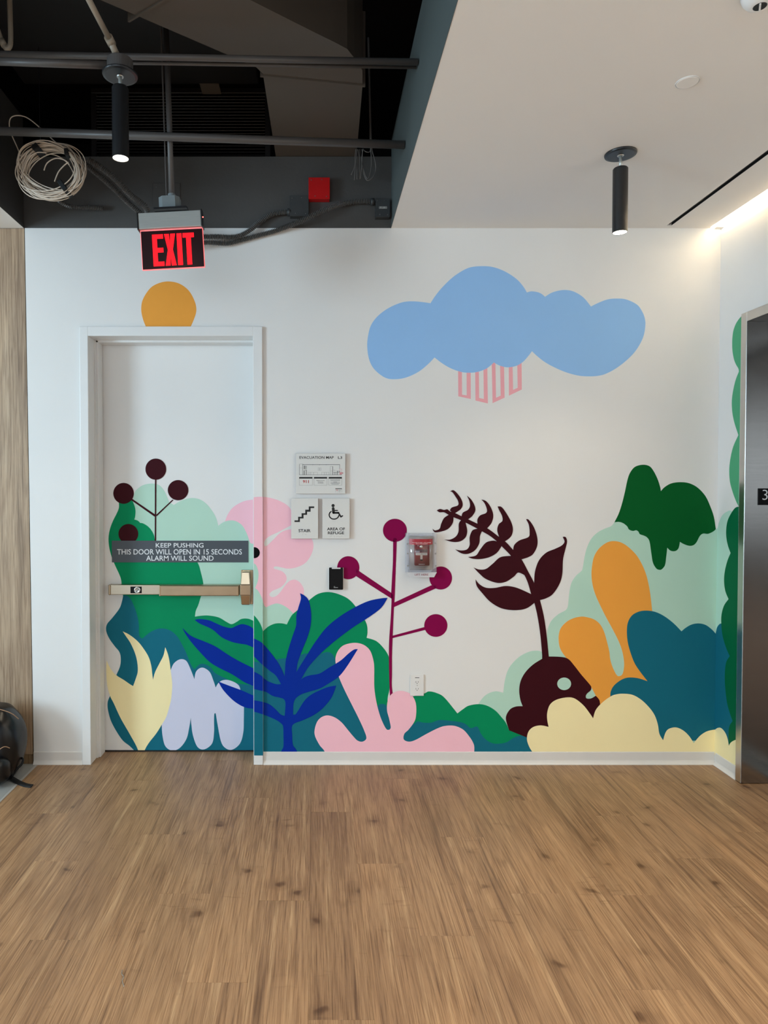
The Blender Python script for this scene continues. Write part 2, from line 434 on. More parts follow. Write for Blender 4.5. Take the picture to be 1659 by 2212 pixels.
# left: pale oak panelling flush with the wall, dark reveal between
wl = struct(bx('wall_panelled', -3.3, XL - .006, .004, .22, .052, H, M_woodwall))
struct(bx('trim_1', XL - .006, XL, .012, .2, 0, H, M_void))
struct(bx('baseboard_panelled', -3.3, XL - .006, 0.0, .2, 0, .050, M_woodbase, None, .001))
# the joint between the panelling and the white wall stands slightly out of plumb
XLT, XLB = atY(53.5, 497, 0).x - XL, atY(73.5, 1655, 0).x - XL
for nm in ('wall_back', 'wall_panelled', 'trim_1', 'baseboard_panelled'):
    for v in bpy.data.objects[nm].data.vertices:
        if abs(v.co.x - XL) < .02: v.co.x += XLB + (XLT - XLB) * v.co.z / H
# right (elevator) wall with the opening of the elevator door
EY0, EY1, EZ = -0.215, -1.42, atX(1603, 678, 2.235).z
bm = bmesh.new()
box(bm, XR, XR + .12, 0, EY0 - .01, 0, 3.3)
box(bm, XR, XR + .12, EY0 - .01, EY1 + .01, EZ - .01, 3.3)
box(bm, XR, XR + .12, EY1 + .01, -BACK, 0, 4.25)
wall_right = struct(finish('wall_right', bm, M_white))
# rest of the lobby, behind and beside the camera
struct(bx('wall_rear', -5.6, XR, -BACK - .1, -BACK, 0, H, mat('rear_wall_paint', (0.16, 0.13, 0.11), .7)))
struct(bx('wall_left', -5.7, -5.6, -BACK, .2, 0, H, mat('side_wall_paint', (0.6, 0.6, 0.58), .7)))
struct(bx('wall_left_return', -5.6, -3.3, .1, .2, 0, H, M_white))

# ceiling panels
ZC = H
bm = bmesh.new()
SX0, SX1, SY = 1.930, 1.956, atZ(1447, 487, ZC).y
XE = atY(1531, 497, 0).x
CE = -4.1
box(bm, XB, SX0, 0, CE, ZC, ZC + .02)
box(bm, SX1, XE, 0, CE, ZC, ZC + .02)
box(bm, SX0, SX1, 0, SY, ZC, ZC + .02)
ceiling = struct(finish('ceiling', bm, M_ceil))
struct(bx('trim_9', XB, XR, CE - .012, CE, ZC, 4.25, M_fascia))
struct(bx('ceiling_side', -5.6, XF, .1, -BACK, ZC, ZC + .02, M_ceil))
struct(bx('ceiling_deck', -2.4, XR + .1, 1.6, -BACK, 4.25, 4.35, M_deck))
struct(bx('wall_deck_left', -2.5, -2.4, 1.6, -BACK, H + .02, 4.25, M_deck))
struct(bx('trim_2', XB, XB + .016, 0, CE, ZC + .0205, 3.47, M_fascia))
struct(bx('trim_3', XF - .016, XF, 0, -BACK, ZC + .0205, 3.60, mat('charcoal_side_paint', L(58, 56, 55), .6)))
bm = bmesh.new()      # thin painted edge of the bulkheads down to the ceiling line
box(bm, XB - .002, XB + .0, 0, CE, ZC - .0005, ZC + .03)
struct(finish('trim_4', bm, M_fascia))
bm = bmesh.new()
box(bm, XF, XF + .002, 0, -BACK, ZC - .0005, ZC + .03)
struct(finish('trim_5', bm, MATS['charcoal_side_paint']))
# cove box over the gap
bm = bmesh.new()
box(bm, 1.985, 1.995, 0, CE, ZC + .02, 3.3)
box(bm, 1.985, XR + .1, .0, CE, 3.3, 3.31)
struct(finish('trim_6', bm, M_white))
bx_tab = struct(bx('trim_7', 2.21, XR, -.03, 0, ZC - .004, ZC + .01, M_white))

# wooden floor: base slab, planks on top
struct(bx('floor', XL - 4.1, XR + 1.2, .25, -BACK, -.06, -.008, mat('floor_underlay', L(70, 50, 34), .8)))
floor = bpy.data.objects['floor']
XT = atZ(70, 1660, 0).x - .002     # edge of the grey tile
PW, PL = 0.192, 1.285
plank_meshes = []
def plank_mesh(w_, l_):
    bm = bmesh.new(); box(bm, -w_ / 2 + .0001, w_ / 2 - .0001, -l_ / 2 + .0002, l_ / 2 - .0002, -.008, 0)
    top = [e for e in bm.edges if all(v.co.z > -.001 for v in e.verts)]
    bmesh.ops.bevel(bm, geom=top, offset=.0004, segments=1, affect='EDGES')
    me = bpy.data.meshes.new('plank'); bm.to_mesh(me); bm.free(); me.materials.append(M_floor); return me
full = plank_mesh(PW, PL)
cache = {}
def add_plank(xc, w_, y0, y1):
    w_ = round(w_, 4); l_ = round(y0 - y1, 4)
    if abs(l_ - PL) < .001 and abs(w_ - PW) < .001: me = full
    else:
        me = cache.get((w_, l_)) or cache.setdefault((w_, l_), plank_mesh(w_, l_))
    o = bpy.data.objects.new('plank', me); o.location = (xc, (y0 + y1) / 2, 0); link(o, floor); return o
x = XT + .012; ci = 0
while x < XR + .6:
    w_ = PW
    yend = .21; st = [0.15, .62, .95, .33, .78, .05, .5][ci % 7] * PL + .04 * math.sin(ci * 3.1)
    ytop = yend
    ybot = yend - max(st, .16)
    while ytop > -3.0:
        yb = max(ybot, -4.2)
        add_plank(x + w_ / 2, w_, ytop, yb); ytop = ybot; ybot -= PL
    ci += 1; x += w_
YP = -3.0
bm = bmesh.new(); box(bm, XT + .012, XR + .6, -3.0, -BACK, -.008, -.0004)
rest = finish('plank_field', bm, M_floor, floor); rest['kind'] = 'stuff'
# grey tiles on the left with a metal edge strip
fi = 0
for i in range(3):
    for j in range(6):
        x1_ = XT - .003 - i * .605; y1_ = .004 - j * .605
        o = bx('tile', x1_ - .602, x1_, y1_, y1_ - .602, -.008, -.0005, M_tile, floor, .0008, 1)
o = bx('edge_strip', XT - .002, XT + .011, .0, -BACK, -.008, .0012, mat('edge_strip_metal', (.52, .51, .48), .5, .3), floor, .0006, 1)
bm = bmesh.new(); box(bm, -5.6, XT - 1.82, .1, -BACK, -.008, -.0005); box(bm, XT - 1.82, XT - .003, -3.63, -BACK, -.008, -.0005)
tf = finish('tile_field', bm, M_tile, floor); tf['kind'] = 'stuff'

# baseboards (rubber cove base)
def basebd(name, p0, p1, n, m=M_base):
    """n: outward normal (unit) ; runs p0->p1"""
    prof = [(0, 0), (.016, 0), (.0155, .003), (.010, .010), (.006, .018), (.0045, .024), (.0045, .067), (.003, .070), (0, .070)]
    bm = bmesh.new(); rings = []
    for p in (p0, p1):
        rings.append([bm.verts.new((p[0] + n[0] * a, p[1] + n[1] * a, b)) for a, b in prof])
    k = len(prof)
    for i in range(k): bm.faces.new((rings[0][i], rings[0][(i + 1) % k], rings[1][(i + 1) % k], rings[1][i]))
    bm.faces.new(rings[0][::-1]); bm.faces.new(rings[1]); bmesh.ops.recalc_face_normals(bm, faces=bm.faces)
    return struct(finish(name, bm, m))
basebd('baseboard_back', (FX3 + .001, 0), (XR - .001, 0), (0, -1))
basebd('baseboard_left', (XL + XLB, 0), (FX0 - .001, 0), (0, -1))
basebd('baseboard_right', (XR, -.0165), (XR, EY0 + .001), (-1, 0))

# ------------------------------------------------------------------ DOOR
door = thing('door_1', None, None, ((FX0 + FX3) / 2, 0, 0)); door['kind'] = 'structure'
door.location = (0, 0, 0)
STP = .020
bm = bmesh.new()     # left jamb + head + right jamb as one welded frame
def jamb(bm, xa, xb, side):
    box(bm, xa, xb, FP, .096, 0, FZT, .0035, 3)
jamb(bm, FX0, FX1, -1)
box(bm, FX0 + .01, FX1 + STP, .096, DY - .003, 0, FZI - .001, .0015, 1)
box(bm, FX0 + .01, FX1 + STP * .45, .085, .0965, 0, FZI - .0005, .001, 1)
jamb(bm, FX2, FX3, 1)
box(bm, FX2 - STP * .2, FX3 - .01, .096, DY - .003, 0, FZI - .001, .0015, 1)
box(bm, FX1 - .001, FX2 + .001, FP, .096, FZI, FZT, .002, 2)
box(bm, FX1, FX2, .096, DY - .003, FZI - STP * .6, FZT - .003, .0015, 1)
box(bm, FX0 + .02, FX3 - .02, .11, .2, FZT - .04, FZT - .01)
frame = finish('door_frame', bm, M_frame, door)
DX0, DX1 = FX1 + .006, FX2 + .002
DZ1 = FZI - .004
leaf = bx('door_leaf', DX0, DX1, DY, DY + .045, .008, DZ1, M_doorp, door, .0015, 1)
struct(bx('trim_8', FX1, FX2, .176, .22, 0, .0065, mat('dark_threshold', L(40, 30, 24), .6)))
bx('door_backing', FX0 - .1, FX3 + .1, .24, .26, 0, 2.6, M_void, door)

# painted shapes on wall / frame / door
BIG = 50
cW = [(Vector((FX3, 0, 0)), Vector((-1, 0, 0))), (Vector((XR, 0, 0)), Vector((1, 0, 0))), (Vector((0, 0, .055)), Vector((0, 0, -1)))]
cF = [(Vector((FX2 + .003, 0, 0)), Vector((-1, 0, 0))), (Vector((FX3, 0, 0)), Vector((1, 0, 0))), (Vector((0, 0, .055)), Vector((0, 0, -1)))]
cD = [(Vector((DX0, 0, 0)), Vector((-1, 0, 0))), (Vector((DX1, 0, 0)), Vector((1, 0, 0))), (Vector((0, 0, .009)), Vector((0, 0, -1)))]
cR = [(Vector((0, EY0 + .0, 0)), Vector((0, -1, 0))), (Vector((0, 0, 0)), Vector((0, 1, 0))), (Vector((0, 0, .055)), Vector((0, 0, -1)))]
def W(name, pts, col, layer, label=None):
    a = paint_on(name, pts, P[col], wall_back, layer, 'Y', 0.0, cW, label)
    return a
def WF(name, pts, col, layer, label=None):
    W(name, pts, col, layer, label)
    return paint_on(name, pts, P[col], frame, layer, 'Y', FP, cF, label)
def DD(name, pts, col, layer, label=None):
    return paint_on(name, pts, P[col], leaf, layer, 'Y', DY, cD, label)
def RW(name, pts, col, layer, label=None):
    return paint_on(name, pts, P[col], wall_right, layer, 'X', XR, cR, label)

# sun above the door
paint_on('painted_sun', outline('Z 318,712c 309,690 305,668 309,646 325,622 345,611 366,608 388,613 408,628 421,652 424,672 418,692 409,712c'),
         P['sun'], wall_back, 0, 'Y', 0.0, [(Vector((0, 0, FZT - .01)), Vector((0, 0, -1)))], 'ochre painted sun over the door')
# cloud and rain
for q in [[(869, 990), (903, 990), (905, 1213), (947, 1220), (945, 990), (982, 990), (983, 1252), (871, 1228)],
          [(1022, 980), (1055, 970), (1058, 1243), (1100, 1252), (1096, 940), (1130, 940), (1136, 1292), (1025, 1266)],
          [(1170, 915), (1203, 915), (1209, 1241), (1251, 1222), (1245, 920), (1280, 930), (1286, 1240), (1178, 1289)],
          [(1323, 940), (1357, 940), (1362, 1170), (1403, 1152), (1399, 910), (1438, 905), (1440, 1167), (1325, 1222)]]:
    W('painted_raindrop', poly('A', *q), 'rain', 0)
W('painted_cloud', outline('''A 622,394c 660,335 720,260 800,180 880,120 970,75 1075,62 1180,70 1290,110 1390,175 1450,240 1486,298c
 B 230,155 265,153 330,165 375,190 400,214c 470,170 550,145 630,137 710,150 790,190 850,240 915,322c 1000,280 1100,243 1200,233 1310,243 1430,300
 1490,380 1520,460 1524,540 1505,650 1460,750 1390,850 1290,945 1180,1025 1070,1080 980,1100 880,1104 770,1095 640,1060 520,1010 400,945 310,875 255,822c
 A 1500,865 1450,920 1390,955 1310,968 1240,952 1190,925c 1130,975 1060,1005 980,1017 900,1010 810,980 730,935 658,880c 600,940 520,1005 430,1050 345,1072
 250,1072 180,1040 110,975 70,890 55,780 62,690 85,600 130,530 190,475 260,430 340,395 400,380 470,377 550,384'''), 'sky', 1, 'sky blue painted cloud')
# right group
W('painted_hill', outline('''C 150,820c 500,600c 1362,902c 1390,886c Z 1565,1142c Z 1565,1640c Z 1100,1600c E 165,900c 165,680c 220,610 280,570 350,553 425,568c 440,450
 470,340 520,260 600,185 700,135 780,125 830,135c D 140,1650c 130,1560 120,1450 125,1340 150,1260 190,1200 260,1140 330,1103 355,1080 370,1040 380,940 395,830 420,750 470,680 530,628 546,590 570,450
 600,340 650,240 720,170 800,125 885,92'''), 'mint', 0, 'mint painted hill')
W('painted_treetop', outline('''C 150,820c 200,720 240,600 275,460 310,300 345,215 400,155 490,132 570,150 620,210 665,300 695,390 706,447c 750,400 830,355 940,340 1050,355 1150,410
 1240,510 1300,640 1340,760 1362,902c 1330,930 1270,957 1210,955 1170,985 1130,1060 1090,1095 1040,1100 980,1080 933,1053c 920,1120 895,1155 855,1166 815,1155 782,1124c
 770,1230 755,1330 720,1378 690,1388 650,1370 610,1300 590,1180 570,1050 540,1000 500,978 455,962 436,930 410,915 370,923 325,905 300,865 250,828 200,815'''), 'forest', 1, 'dark green painted treetop')
W('painted_leaf', outline('''D 1375,1100c 1365,1000 1345,850 1310,690 1260,560 1190,440 1090,340 1000,285 910,270 830,290 740,360 680,460 655,590 652,700 670,820 710,940 780,1090
 F 50,260 110,370 170,490 205,590 222,690 220,760 205,815 180,833 150,825 110,750 85,670 75,590 D 838,1480 800,1350 750,1260 680,1205 600,1180 530,1172 440,1190 360,1230
 290,1300 262,1380 260,1470 280,1560 345,1659 E 1200,330c 1350,505c 1372,545 1400,598c 1445,700c 1500,900c Z 1400,1520c F 600,500c'''), 'sun', 1, 'ochre painted leaf')
W('painted_bush', outline('''F 457,885c 390,800 330,710 290,610 260,500 250,390 260,300 300,230 370,190 450,180 540,195 630,240 720,310 795,387c 840,350 900,318 970,308 1040,325 1100,370
 1135,408c Z 1565,1385c Z 1565,1600c Z 1400,1600c F 88,1120c 85,1035 90,985 120,930 180,880 240,853 300,848 370,857'''), 'teal', 3, 'teal painted bush')
# aubergine fern and head
HEAD = outline('''E 835,210c 740,270 660,350 610,440 593,540 605,640 630,710c 560,713 500,740 460,800 455,860 487,965c 700,1050c 900,1100c 1372,900c 1447,700c 1440,650 1420,620 1400,600c
 1350,628 1305,628 1295,605 1310,575 1345,545 1353,515 1340,485 1250,380 1180,290 1110,212 1030,190 905,186c 835,180c''')
W('painted_head', HEAD, 'brown', 4, 'dark aubergine painted head shape')
W('painted_eye', ell('E', 1067, 474, 73, 66), 'mint', 5, 'mint painted eye')
FERN = ['300,130c 330,120 365,150 400,200 413,250 395,290 345,325c 330,335c 298,300c 315,275 370,255 372,220 350,180 320,138',
 '450,168c 490,205 520,260 525,305 500,350 462,380c 430,395c 402,352c 415,320 460,295 478,260 472,215',
 '580,203c 625,220 668,280 687,350 670,415 630,463c 590,475c 545,420c 545,380 570,345 620,325 630,295 610,240',
 '725,265c 760,270 800,320 845,400 863,470 845,535 788,580c 760,575c 740,542c 722,480 735,425 768,395 765,350 740,300',
 '980,380c 1005,385 1050,450 1080,540 1080,620 1045,690 1000,720 938,740c 890,710c 865,655c 875,610 920,570 1000,540 1012,500 1005,430',
 '1308,538c 1335,540 1348,580 1335,640 1312,740 1305,870 1280,960 1220,1050 1160,1088 1103,1105c 1060,1080c 1053,955c 1060,850 1095,750 1160,680 1240,645 1300,615 1325,580',
 '142,465c 165,480 205,465 220,420 245,370 285,342c 310,335c 330,362c 325,410 290,460 240,485 165,497',
 '247,562c 300,562 350,535 375,490 378,420 400,385c 420,380c 437,405c 453,480 440,540 390,578 320,583',
 '345,650c 400,660 450,650 475,610 475,540 500,480 545,465c 570,450c 585,488c 568,530 560,600 520,660 460,690 400,685',
 '460,718c 530,705 570,650 620,590 680,572 718,578c 745,570c 762,620c 720,680 650,720 570,737 500,733',
 '510,812c 560,830 620,825 680,780 750,720 845,708c 900,720c 965,880c 910,858 870,895 800,940 720,950 620,915 560,865',
 '527,918c 560,960 620,993 700,995 800,978 900,995 1025,1050c 1070,1080c 1055,1130c 980,1180 880,1195 760,1178 660,1120 590,1045 540,980']
for k, s in enumerate(FERN): W('painted_fern_leaf', outline('J ' + s), 'brown', 6 + (k % 2) * .5)
W('painted_fern_stem', outline('''J 180,300c 210,288 245,296 275,291 300,310 345,325 400,352 460,380 545,420 640,465 740,540 800,585 865,655 940,740 1000,850 1055,955 1080,1030 1105,1105 1140,1250 1165,1420
 1185,1620c 1128,1640c 1110,1430 1085,1260 1055,1130 1025,1048 1000,960 965,880 910,800 845,708 760,620 715,575 650,525 585,488 545,465 435,408 400,390 330,362 285,340 245,318 205,318'''), 'brown', 7)
# middle group: pink flower, mint, green, teal, pink coral, blue plant, magenta tree
WF('painted_flower', outline('''H 500,160c 555,155 650,148 750,155 870,185 980,235 1050,290 1085,350 1105,420 1100,500 1080,540c 1000,580 900,635 800,680 730,730 706,780 712,828c 745,822 800,770 850,720
 920,650 1000,610 1080,594c 1200,620 1300,670 1360,730 1385,800 1375,890 1330,990 1260,1070 1150,1120 1040,1138 960,1125 870,1107 840,1118 845,1140 900,1155 960,1180 1005,1230 1015,1290 990,1340
 940,1390 880,1420 820,1445 780,1485 790,1520 830,1530 880,1510 930,1460 980,1390 1030,1330 1080,1297 1140,1293 1200,1330 1240,1390 1255,1440 1250,1500c 1200,1700c 1105,1780c 900,1800c 500,1700c'''), 'pink', 0, 'rose painted flower')
WF('painted_hill', outline('''H 500,1050c 580,1075 615,1140 628,1220 615,1320 580,1408c 620,1440 660,1510 690,1590 710,1650 735,1670c 800,1640 880,1618 960,1640 1040,1690 1105,1755c 1200,1900c 1000,2100c 500,2100c'''), 'mint', 1, 'mint painted hill')
paint_on('painted_dot', ell('H', 570, 918, 76), P['black'], frame, 2, 'Y', FP, cF, 'black painted dot')
WF('painted_bush', outline('''K 1400,90c 1450,125 1490,175 1515,225 1526,265c I 80,430 140,403 200,400 247,410c 290,330 345,280 450,190 530,135 630,120 740,150 820,200 900,300 960,400 970,480 962,530c
 1050,560 1120,630 1160,700 1178,800 1175,900 1165,1000 1150,1100 1180,1300c 1300,1300c 1375,1055c 1475,1030 1520,1010 1590,1025 Z 960,1507 988,1541c 1000,1532 E 60,705 160,688 250,703 340,755 410,830 455,890 487,965c
 540,935 600,933 660,950 700,978c 740,1010c 740,1150c Z 545,1600c Z 530,1500c Z 530,1310c'''), 'green', 2, 'emerald painted bush')
WF('painted_undergrowth', outline('''Z 530,1440c I -40,745 40,760 100,740 160,722 230,712 300,700 380,680 430,670 500,700 560,670 620,658 665,690 700,780c 900,1000c 1052,1160c 1070,1130 1100,1122 1130,1130 1150,1155c
 1250,1300c 1393,1300c 1420,1278 1470,1290 1540,1290 1600,1270 1659,1268 E 0,885 80,940 150,925 190,1000 240,1060 310,1100 380,1105 460,1090 540,1040 620,1020 740,1025c 800,1260c Z 530,1660c'''), 'teal', 3, 'teal painted undergrowth')
W('painted_coral', outline('''I 600,1700c 590,1560 540,1490 500,1410 497,1350 520,1280 560,1240 615,1225 680,1245 740,1290 790,1350 840,1410 880,1450 925,1460 960,1430 940,1360 890,1250 830,1130 770,1010 725,910
 700,840 685,760 685,700 710,640 760,595 850,575 930,590 990,640 1020,720 1030,800 1030,950 1040,1050 1060,1150 1090,1250 1130,1335 1155,1355 1178,1335 1165,1260 1145,1180 1150,1100 1180,1040 1230,1010
 1290,1007 1350,1030 1385,1070 1405,1130 1405,1220 1390,1280 1340,1350 1300,1390 1295,1440 1340,1460 1400,1445 1500,1390 1600,1340 Z 962,1568 982,1568 E 0,955 60,1020 105,1090 120,1150 112,1280c'''), 'pink', 6, 'rose painted coral')
WF('painted_fronds', outline('''I -90,515c 0,560 40,590 100,660 160,740 200,810 228,876c 232,800 240,720 265,620 300,510 330,420 333,330 350,260 373,180 365,130c 410,155 445,200 465,310 460,420 430,530 385,640
 345,750 332,837c 380,760 430,680 500,570 600,440 720,340 850,260 980,200 1100,175 1150,172c 1110,240 1060,290 960,360 850,430 740,510 640,590 540,680 450,780 410,840 375,903c 410,880 460,865 540,850 620,800
 680,765 740,725 800,670 850,635 883,632c 790,780 715,875 620,940 540,985 450,1012 380,1035 330,1070 307,1120 303,1218c 325,1215 350,1180 400,1100 450,1050 520,1010 620,970 690,958c
 650,1060 580,1150 500,1215 400,1265 300,1310 295,1400 302,1490 330,1530 375,1620c 165,1620c 200,1540 217,1500 217,1400 215,1330 200,1300 150,1265 70,1230 0,1205 -90,1180c -90,1082c 0,1098 80,1120 140,1165
 190,1215 228,1230c 235,1120 220,1080 180,1065 120,1050 60,1015 0,1000 -90,978c -90,812c 0,858 40,890 80,920 150,945 195,945c 150,870 100,830 40,780 0,745 -90,652c'''), 'blue', 8, 'ultramarine painted fronds')
W('painted_berry', ell('M', 1105, 810, 113, 109), 'magenta', 5)
W('painted_berry', ell('M', 665, 1163, 105, 109), 'magenta', 5)
W('painted_berry', ell('M', 1537, 1260, 107, 109), 'magenta', 5)
W('painted_berry', ell('J', 172, 1332, 104, 102), 'magenta', 5)
W('painted_trunk', outline('M 1088,880c 1086,1100 1078,1250 1070,1410 I 1185,200 1178,350 1162,600 1165,900 1172,1068c 1197,1040c 1188,950 1190,850 1190,700 1195,530 1205,300 1212,200 1220,0 M 1124,880c'), 'magenta', 5)
W('painted_branch', poly('M', (745, 1170), (775, 1200), (1085, 1410), (1085, 1462), (735, 1240)), 'magenta', 5)
W('painted_branch', poly('I', (1200, 218), (1540, 60), (1590, 60), (1580, 88), (1205, 256)), 'magenta', 5)
W('painted_branch', poly('I', (1190, 512), (1500, 428), (1500, 456), (1190, 534)), 'magenta', 5)
W('painted_meadow', outline('''E 740,1260c 740,1203c 700,1140 675,1060 690,980 740,930 820,912 903,928c 888,850 890,770 920,690 990,640 1100,617 1180,630 1270,700 1340,790 1372,838c 1400,750 1470,670 1560,605
 F 150,1015 220,1010 310,1022 400,1075 480,1155 530,1230 560,1320 575,1410 612,1475c 635,1400 670,1360 740,1346 810,1375 870,1430 918,1502c 980,1430 1050,1385 1132,1367c 1180,1367c 1180,1700c'''), 'cream', 9, 'cream painted meadow')
# right wall
RW('painted_hill', outline('C 1340,1000c 1385,880 1400,820 1440,735 1500,690 1545,683 1650,740c Z 1640,1500c Z 1520,1500c'), 'mint', 0, 'mint painted hill')
RW('painted_bush', outline('F 1110,480c 1137,400 1150,350 1170,320 1195,308 1300,300c Z 1640,1640c Z 1520,1640c'), 'teal', 1, 'teal painted bush')
RW('painted_foliage', outline('''R 900,540c 845,600 760,700 680,830 620,990 590,1150 575,1350 580,1600 620,1850 680,2020 760,2160 N 180,380c 165,420 153,480 152,530 160,580 178,637c 155,690 142,760
 143,820 C 1560,450 1600,560 1632,627c Z 1640,1096c Z 1640,700c'''), 'jade', 2, 'jade green painted foliage')
RW('painted_foliage', outline('''C 1632,632c 1590,650 1540,720 1500,810 1485,920 1490,1020 1510,1110 1538,1187c 1500,1280 1470,1400 1460,1520 1475,1640 F 1265,65c 1220,130 1195,220 1193,320 1205,430 1240,550 1277,635c
 1240,700 1228,820 1232,950 1250,1100 1280,1210 1306,1282c 1280,1320 1267,1370 1265,1450 1270,1540c Z 1640,1620c Z 1640,1090c'''), 'pine', 3, 'dark pine green painted foliage')
RW('painted_meadow', outline('F 1100,1390c 1132,1367 1155,1352 1185,1350 1215,1375 1240,1415 1258,1470 1268,1530c 1290,1495 1345,1468 1420,1470c Z 1640,1760c Z 1500,1760c'), 'cream', 4, 'cream painted meadow')
# door leaf
DD('painted_flower', outline('H 165,490c 200,400 260,310 340,250 440,205 560,185 640,180c 640,850c 300,850c'), 'pink', 0, 'rose painted flower')
DD('painted_hill', outline('''G 480,600c 500,470 550,410 620,370 720,357 800,380 860,450 900,540 913,575c 945,597 970,612c 1040,570 1120,540 1200,530 1290,550 1370,610 1440,700 1480,780 1500,862c
 H 150,495 240,473 320,485 400,540 450,620 480,690 498,745 512,782c 545,795 640,800c 640,2100c G 700,2100c'''), 'mint', 1, 'mint painted hill')
DD('painted_tree', outline('''G 310,560c 315,640 290,710 240,810 205,910 190,1010 197,1110 215,1190 Q 178,280 205,345 240,420 256,470 262,540 275,620c K 265,20c 400,300c 600,500c 900,720c 1550,860c 1550,230c 1430,165 1380,150 1330,155
 1290,180 1245,200 1200,180 1130,140 1040,123 970,125 917,133c 925,80 950,20 Q 985,560 992,500 970,400 945,320 G 1180,1200 1000,1120 745,1060c 735,980 700,910 650,860 600,832 570,828c 540,800 500,787c
 510,740 513,680 500,620 470,550c'''), 'green', 2, 'emerald painted tree')
DD('painted_undergrowth', outline('''K 275,-60c 262,0 240,60 180,140 130,200 122,260 150,330 200,400 240,450 253,510 245,580 213,655c 300,750c 300,900c 157,842c 135,900 140,980 175,1090 260,1230 330,1290 385,1340 425,1352c
 440,1430c 1550,1430c 1550,745c 1420,745 1300,730 1200,690 1100,640 1060,590 1010,560 960,560 912,605c 880,560 840,460 800,380 750,300 680,250 600,240 520,270 445,330c 418,300 412,180 380,60 330,-40'''), 'teal', 3, 'teal painted undergrowth')
DD('painted_paw', outline('''K 700,610c 730,550 785,515 840,530 880,610 912,693c 925,630 960,595 1000,593 1050,630 1080,700 1103,768c 1125,730 1160,705 1210,700 1270,720 1310,750 1325,790c 1356,935c 1355,1050 1350,1170 1320,1270
 1250,1325 1190,1310 1150,1250 1120,1100 1105,1010 1097,998 1090,1010 1088,1070 1088,1170 1070,1270 1000,1322 940,1300 900,1200 885,1100 880,1038c 865,1130 840,1230 780,1310 710,1333 650,1290 625,1190 620,1100c 600,900c 640,650c'''), 'lavender', 4, 'lavender painted rounded shape')
DD('painted_flame', outline('''K 125,525c 150,580 180,625 215,660 280,700 330,735 363,755c 390,680 405,620 400,540 380,460 340,370 300,310 270,265c 330,295 400,350 450,410 500,490 525,570 535,650 541,698c 560,630 600,550 635,480 651,407c
 675,470 690,540 700,620 713,740 705,860 690,930 660,1030 620,1100 570,1180 500,1270 462,1345 460,1420c 432,1420c 400,1310 330,1180 250,1040 190,910 155,840 130,740 122,620'''), 'cream', 5, 'cream painted flame shape')
DD('painted_frond', outline('K 915,162c 960,155 1040,165 1100,190 1170,220 1240,235 1290,215 1340,200 1400,215 1440,240c 1550,300c 1550,450c 1430,405c 1380,385 1320,375 1250,360 1160,320 1090,260 1040,230 960,195'), 'blue', 6, 'ultramarine painted frond')
DD('painted_frond', outline('K 803,233c 850,280 900,315 1000,355 1100,400 1200,465 1300,525 1430,590 1550,650c 1550,810c 1430,750 1360,720 1250,650 1130,590 1050,540 980,470 900,380 840,300'), 'blue', 6, 'ultramarine painted frond')
DD('painted_frond', outline('K 1125,713c 1180,735 1260,765 1340,795 1430,835 1550,880c 1550,980c 1430,957 1380,950 1320,925 1250,875 1170,790'), 'blue', 6, 'ultramarine painted frond')
for c_ in [(755, 185, 124, 127), (370, 474, 123, 125), (1021, 436, 123, 121), (427, 958, 118, 118)]:
    DD('painted_berry', ell('G', *c_), 'brown', 7)
DD('painted_stalk', poly('G', (745, 300), (762, 300), (759, 1070), (742, 1070)), 'brown', 7)
DD('painted_stalk', poly('G', (460, 555), (472, 538), (748, 728), (740, 752)), 'brown', 7.5)
DD('painted_stalk', poly('G', (952, 550), (966, 555), (766, 748), (758, 732)), 'brown', 7.5)

# ------------------------------------------------------------------ exit device on the door
def pxr(x0, y0, x1, y1, Y):
    a, b = atY(x0, y0, Y), atY(x1, y1, Y); return a.x, b.x, b.z, a.z
ed = thing('exit_bar', 'satin bronze push bar mounted across the painted white door', 'exit bar', (0, 0, 0))
yf = DY - .055
x0_, x1_, z0_, z1_ = pxr(233, 1263.5, 517.5, 1286, yf)
bx('rail', x0_ + .012, x1_, yf + .006, DY - .003, z0_ + .002, z1_ - .001, mat('satin_nickel_rail', (0.55, 0.47, 0.37), .32, 1.0, var=.05, stretch=(1, 1, 20)), ed, .004, 3)
bx('end_cap', x0_, x0_ + .014, yf + .004, DY - .003, z0_, z1_, M_bronze, ed, .005, 3)
xa, xb, za, zb = pxr(344, 1265, 516, 1287.5, yf - .008)
bm = bmesh.new(); box(bm, xa, xb, yf - .010, yf + .02, za, zb, .005, 3)
finish('push_pad', bm, M_bronze, ed)
bx('pad_collar', xa - .001, xa + .009, yf - .012, yf + .02, za - .001, zb + .001, M_bronze, ed, .003, 2)
xa, xb, za, zb = pxr(281.3, 1267.5, 305.5, 1281.7, yf)
lockp = bx('lock_plate', xa, xb, yf + .004, yf + .0075, za, zb, M_blackm, ed)
c_ = atY(296.5, 1274.6, yf)
bm = bmesh.new(); lathe(bm, [(0, 0), (.0185, 0), (.0195, .002), (.0185, .006), (.013, .008), (.012, .0065), (0, .0065)], (0, 0, 0), 32)
cyo = finish('lock_cylinder', bm, M_chrome, ed, True); cyo.rotation_euler = (R(90), 0, 0); cyo.location = (c_.x, yf + .004, c_.z)
bm = bmesh.new(); lathe(bm, [(0, 0), (.0065, 0), (.0065, .002), (0, .002)], (0, 0, 0), 20)
kk = finish('keyway', bm, M_alu, cyo); kk.location = (0, 0, .0065)
bm = bmesh.new(); box(bm, -.001, .001, -.004, .004, .008, .0095); finish('key_slot', bm, M_blackm, cyo)
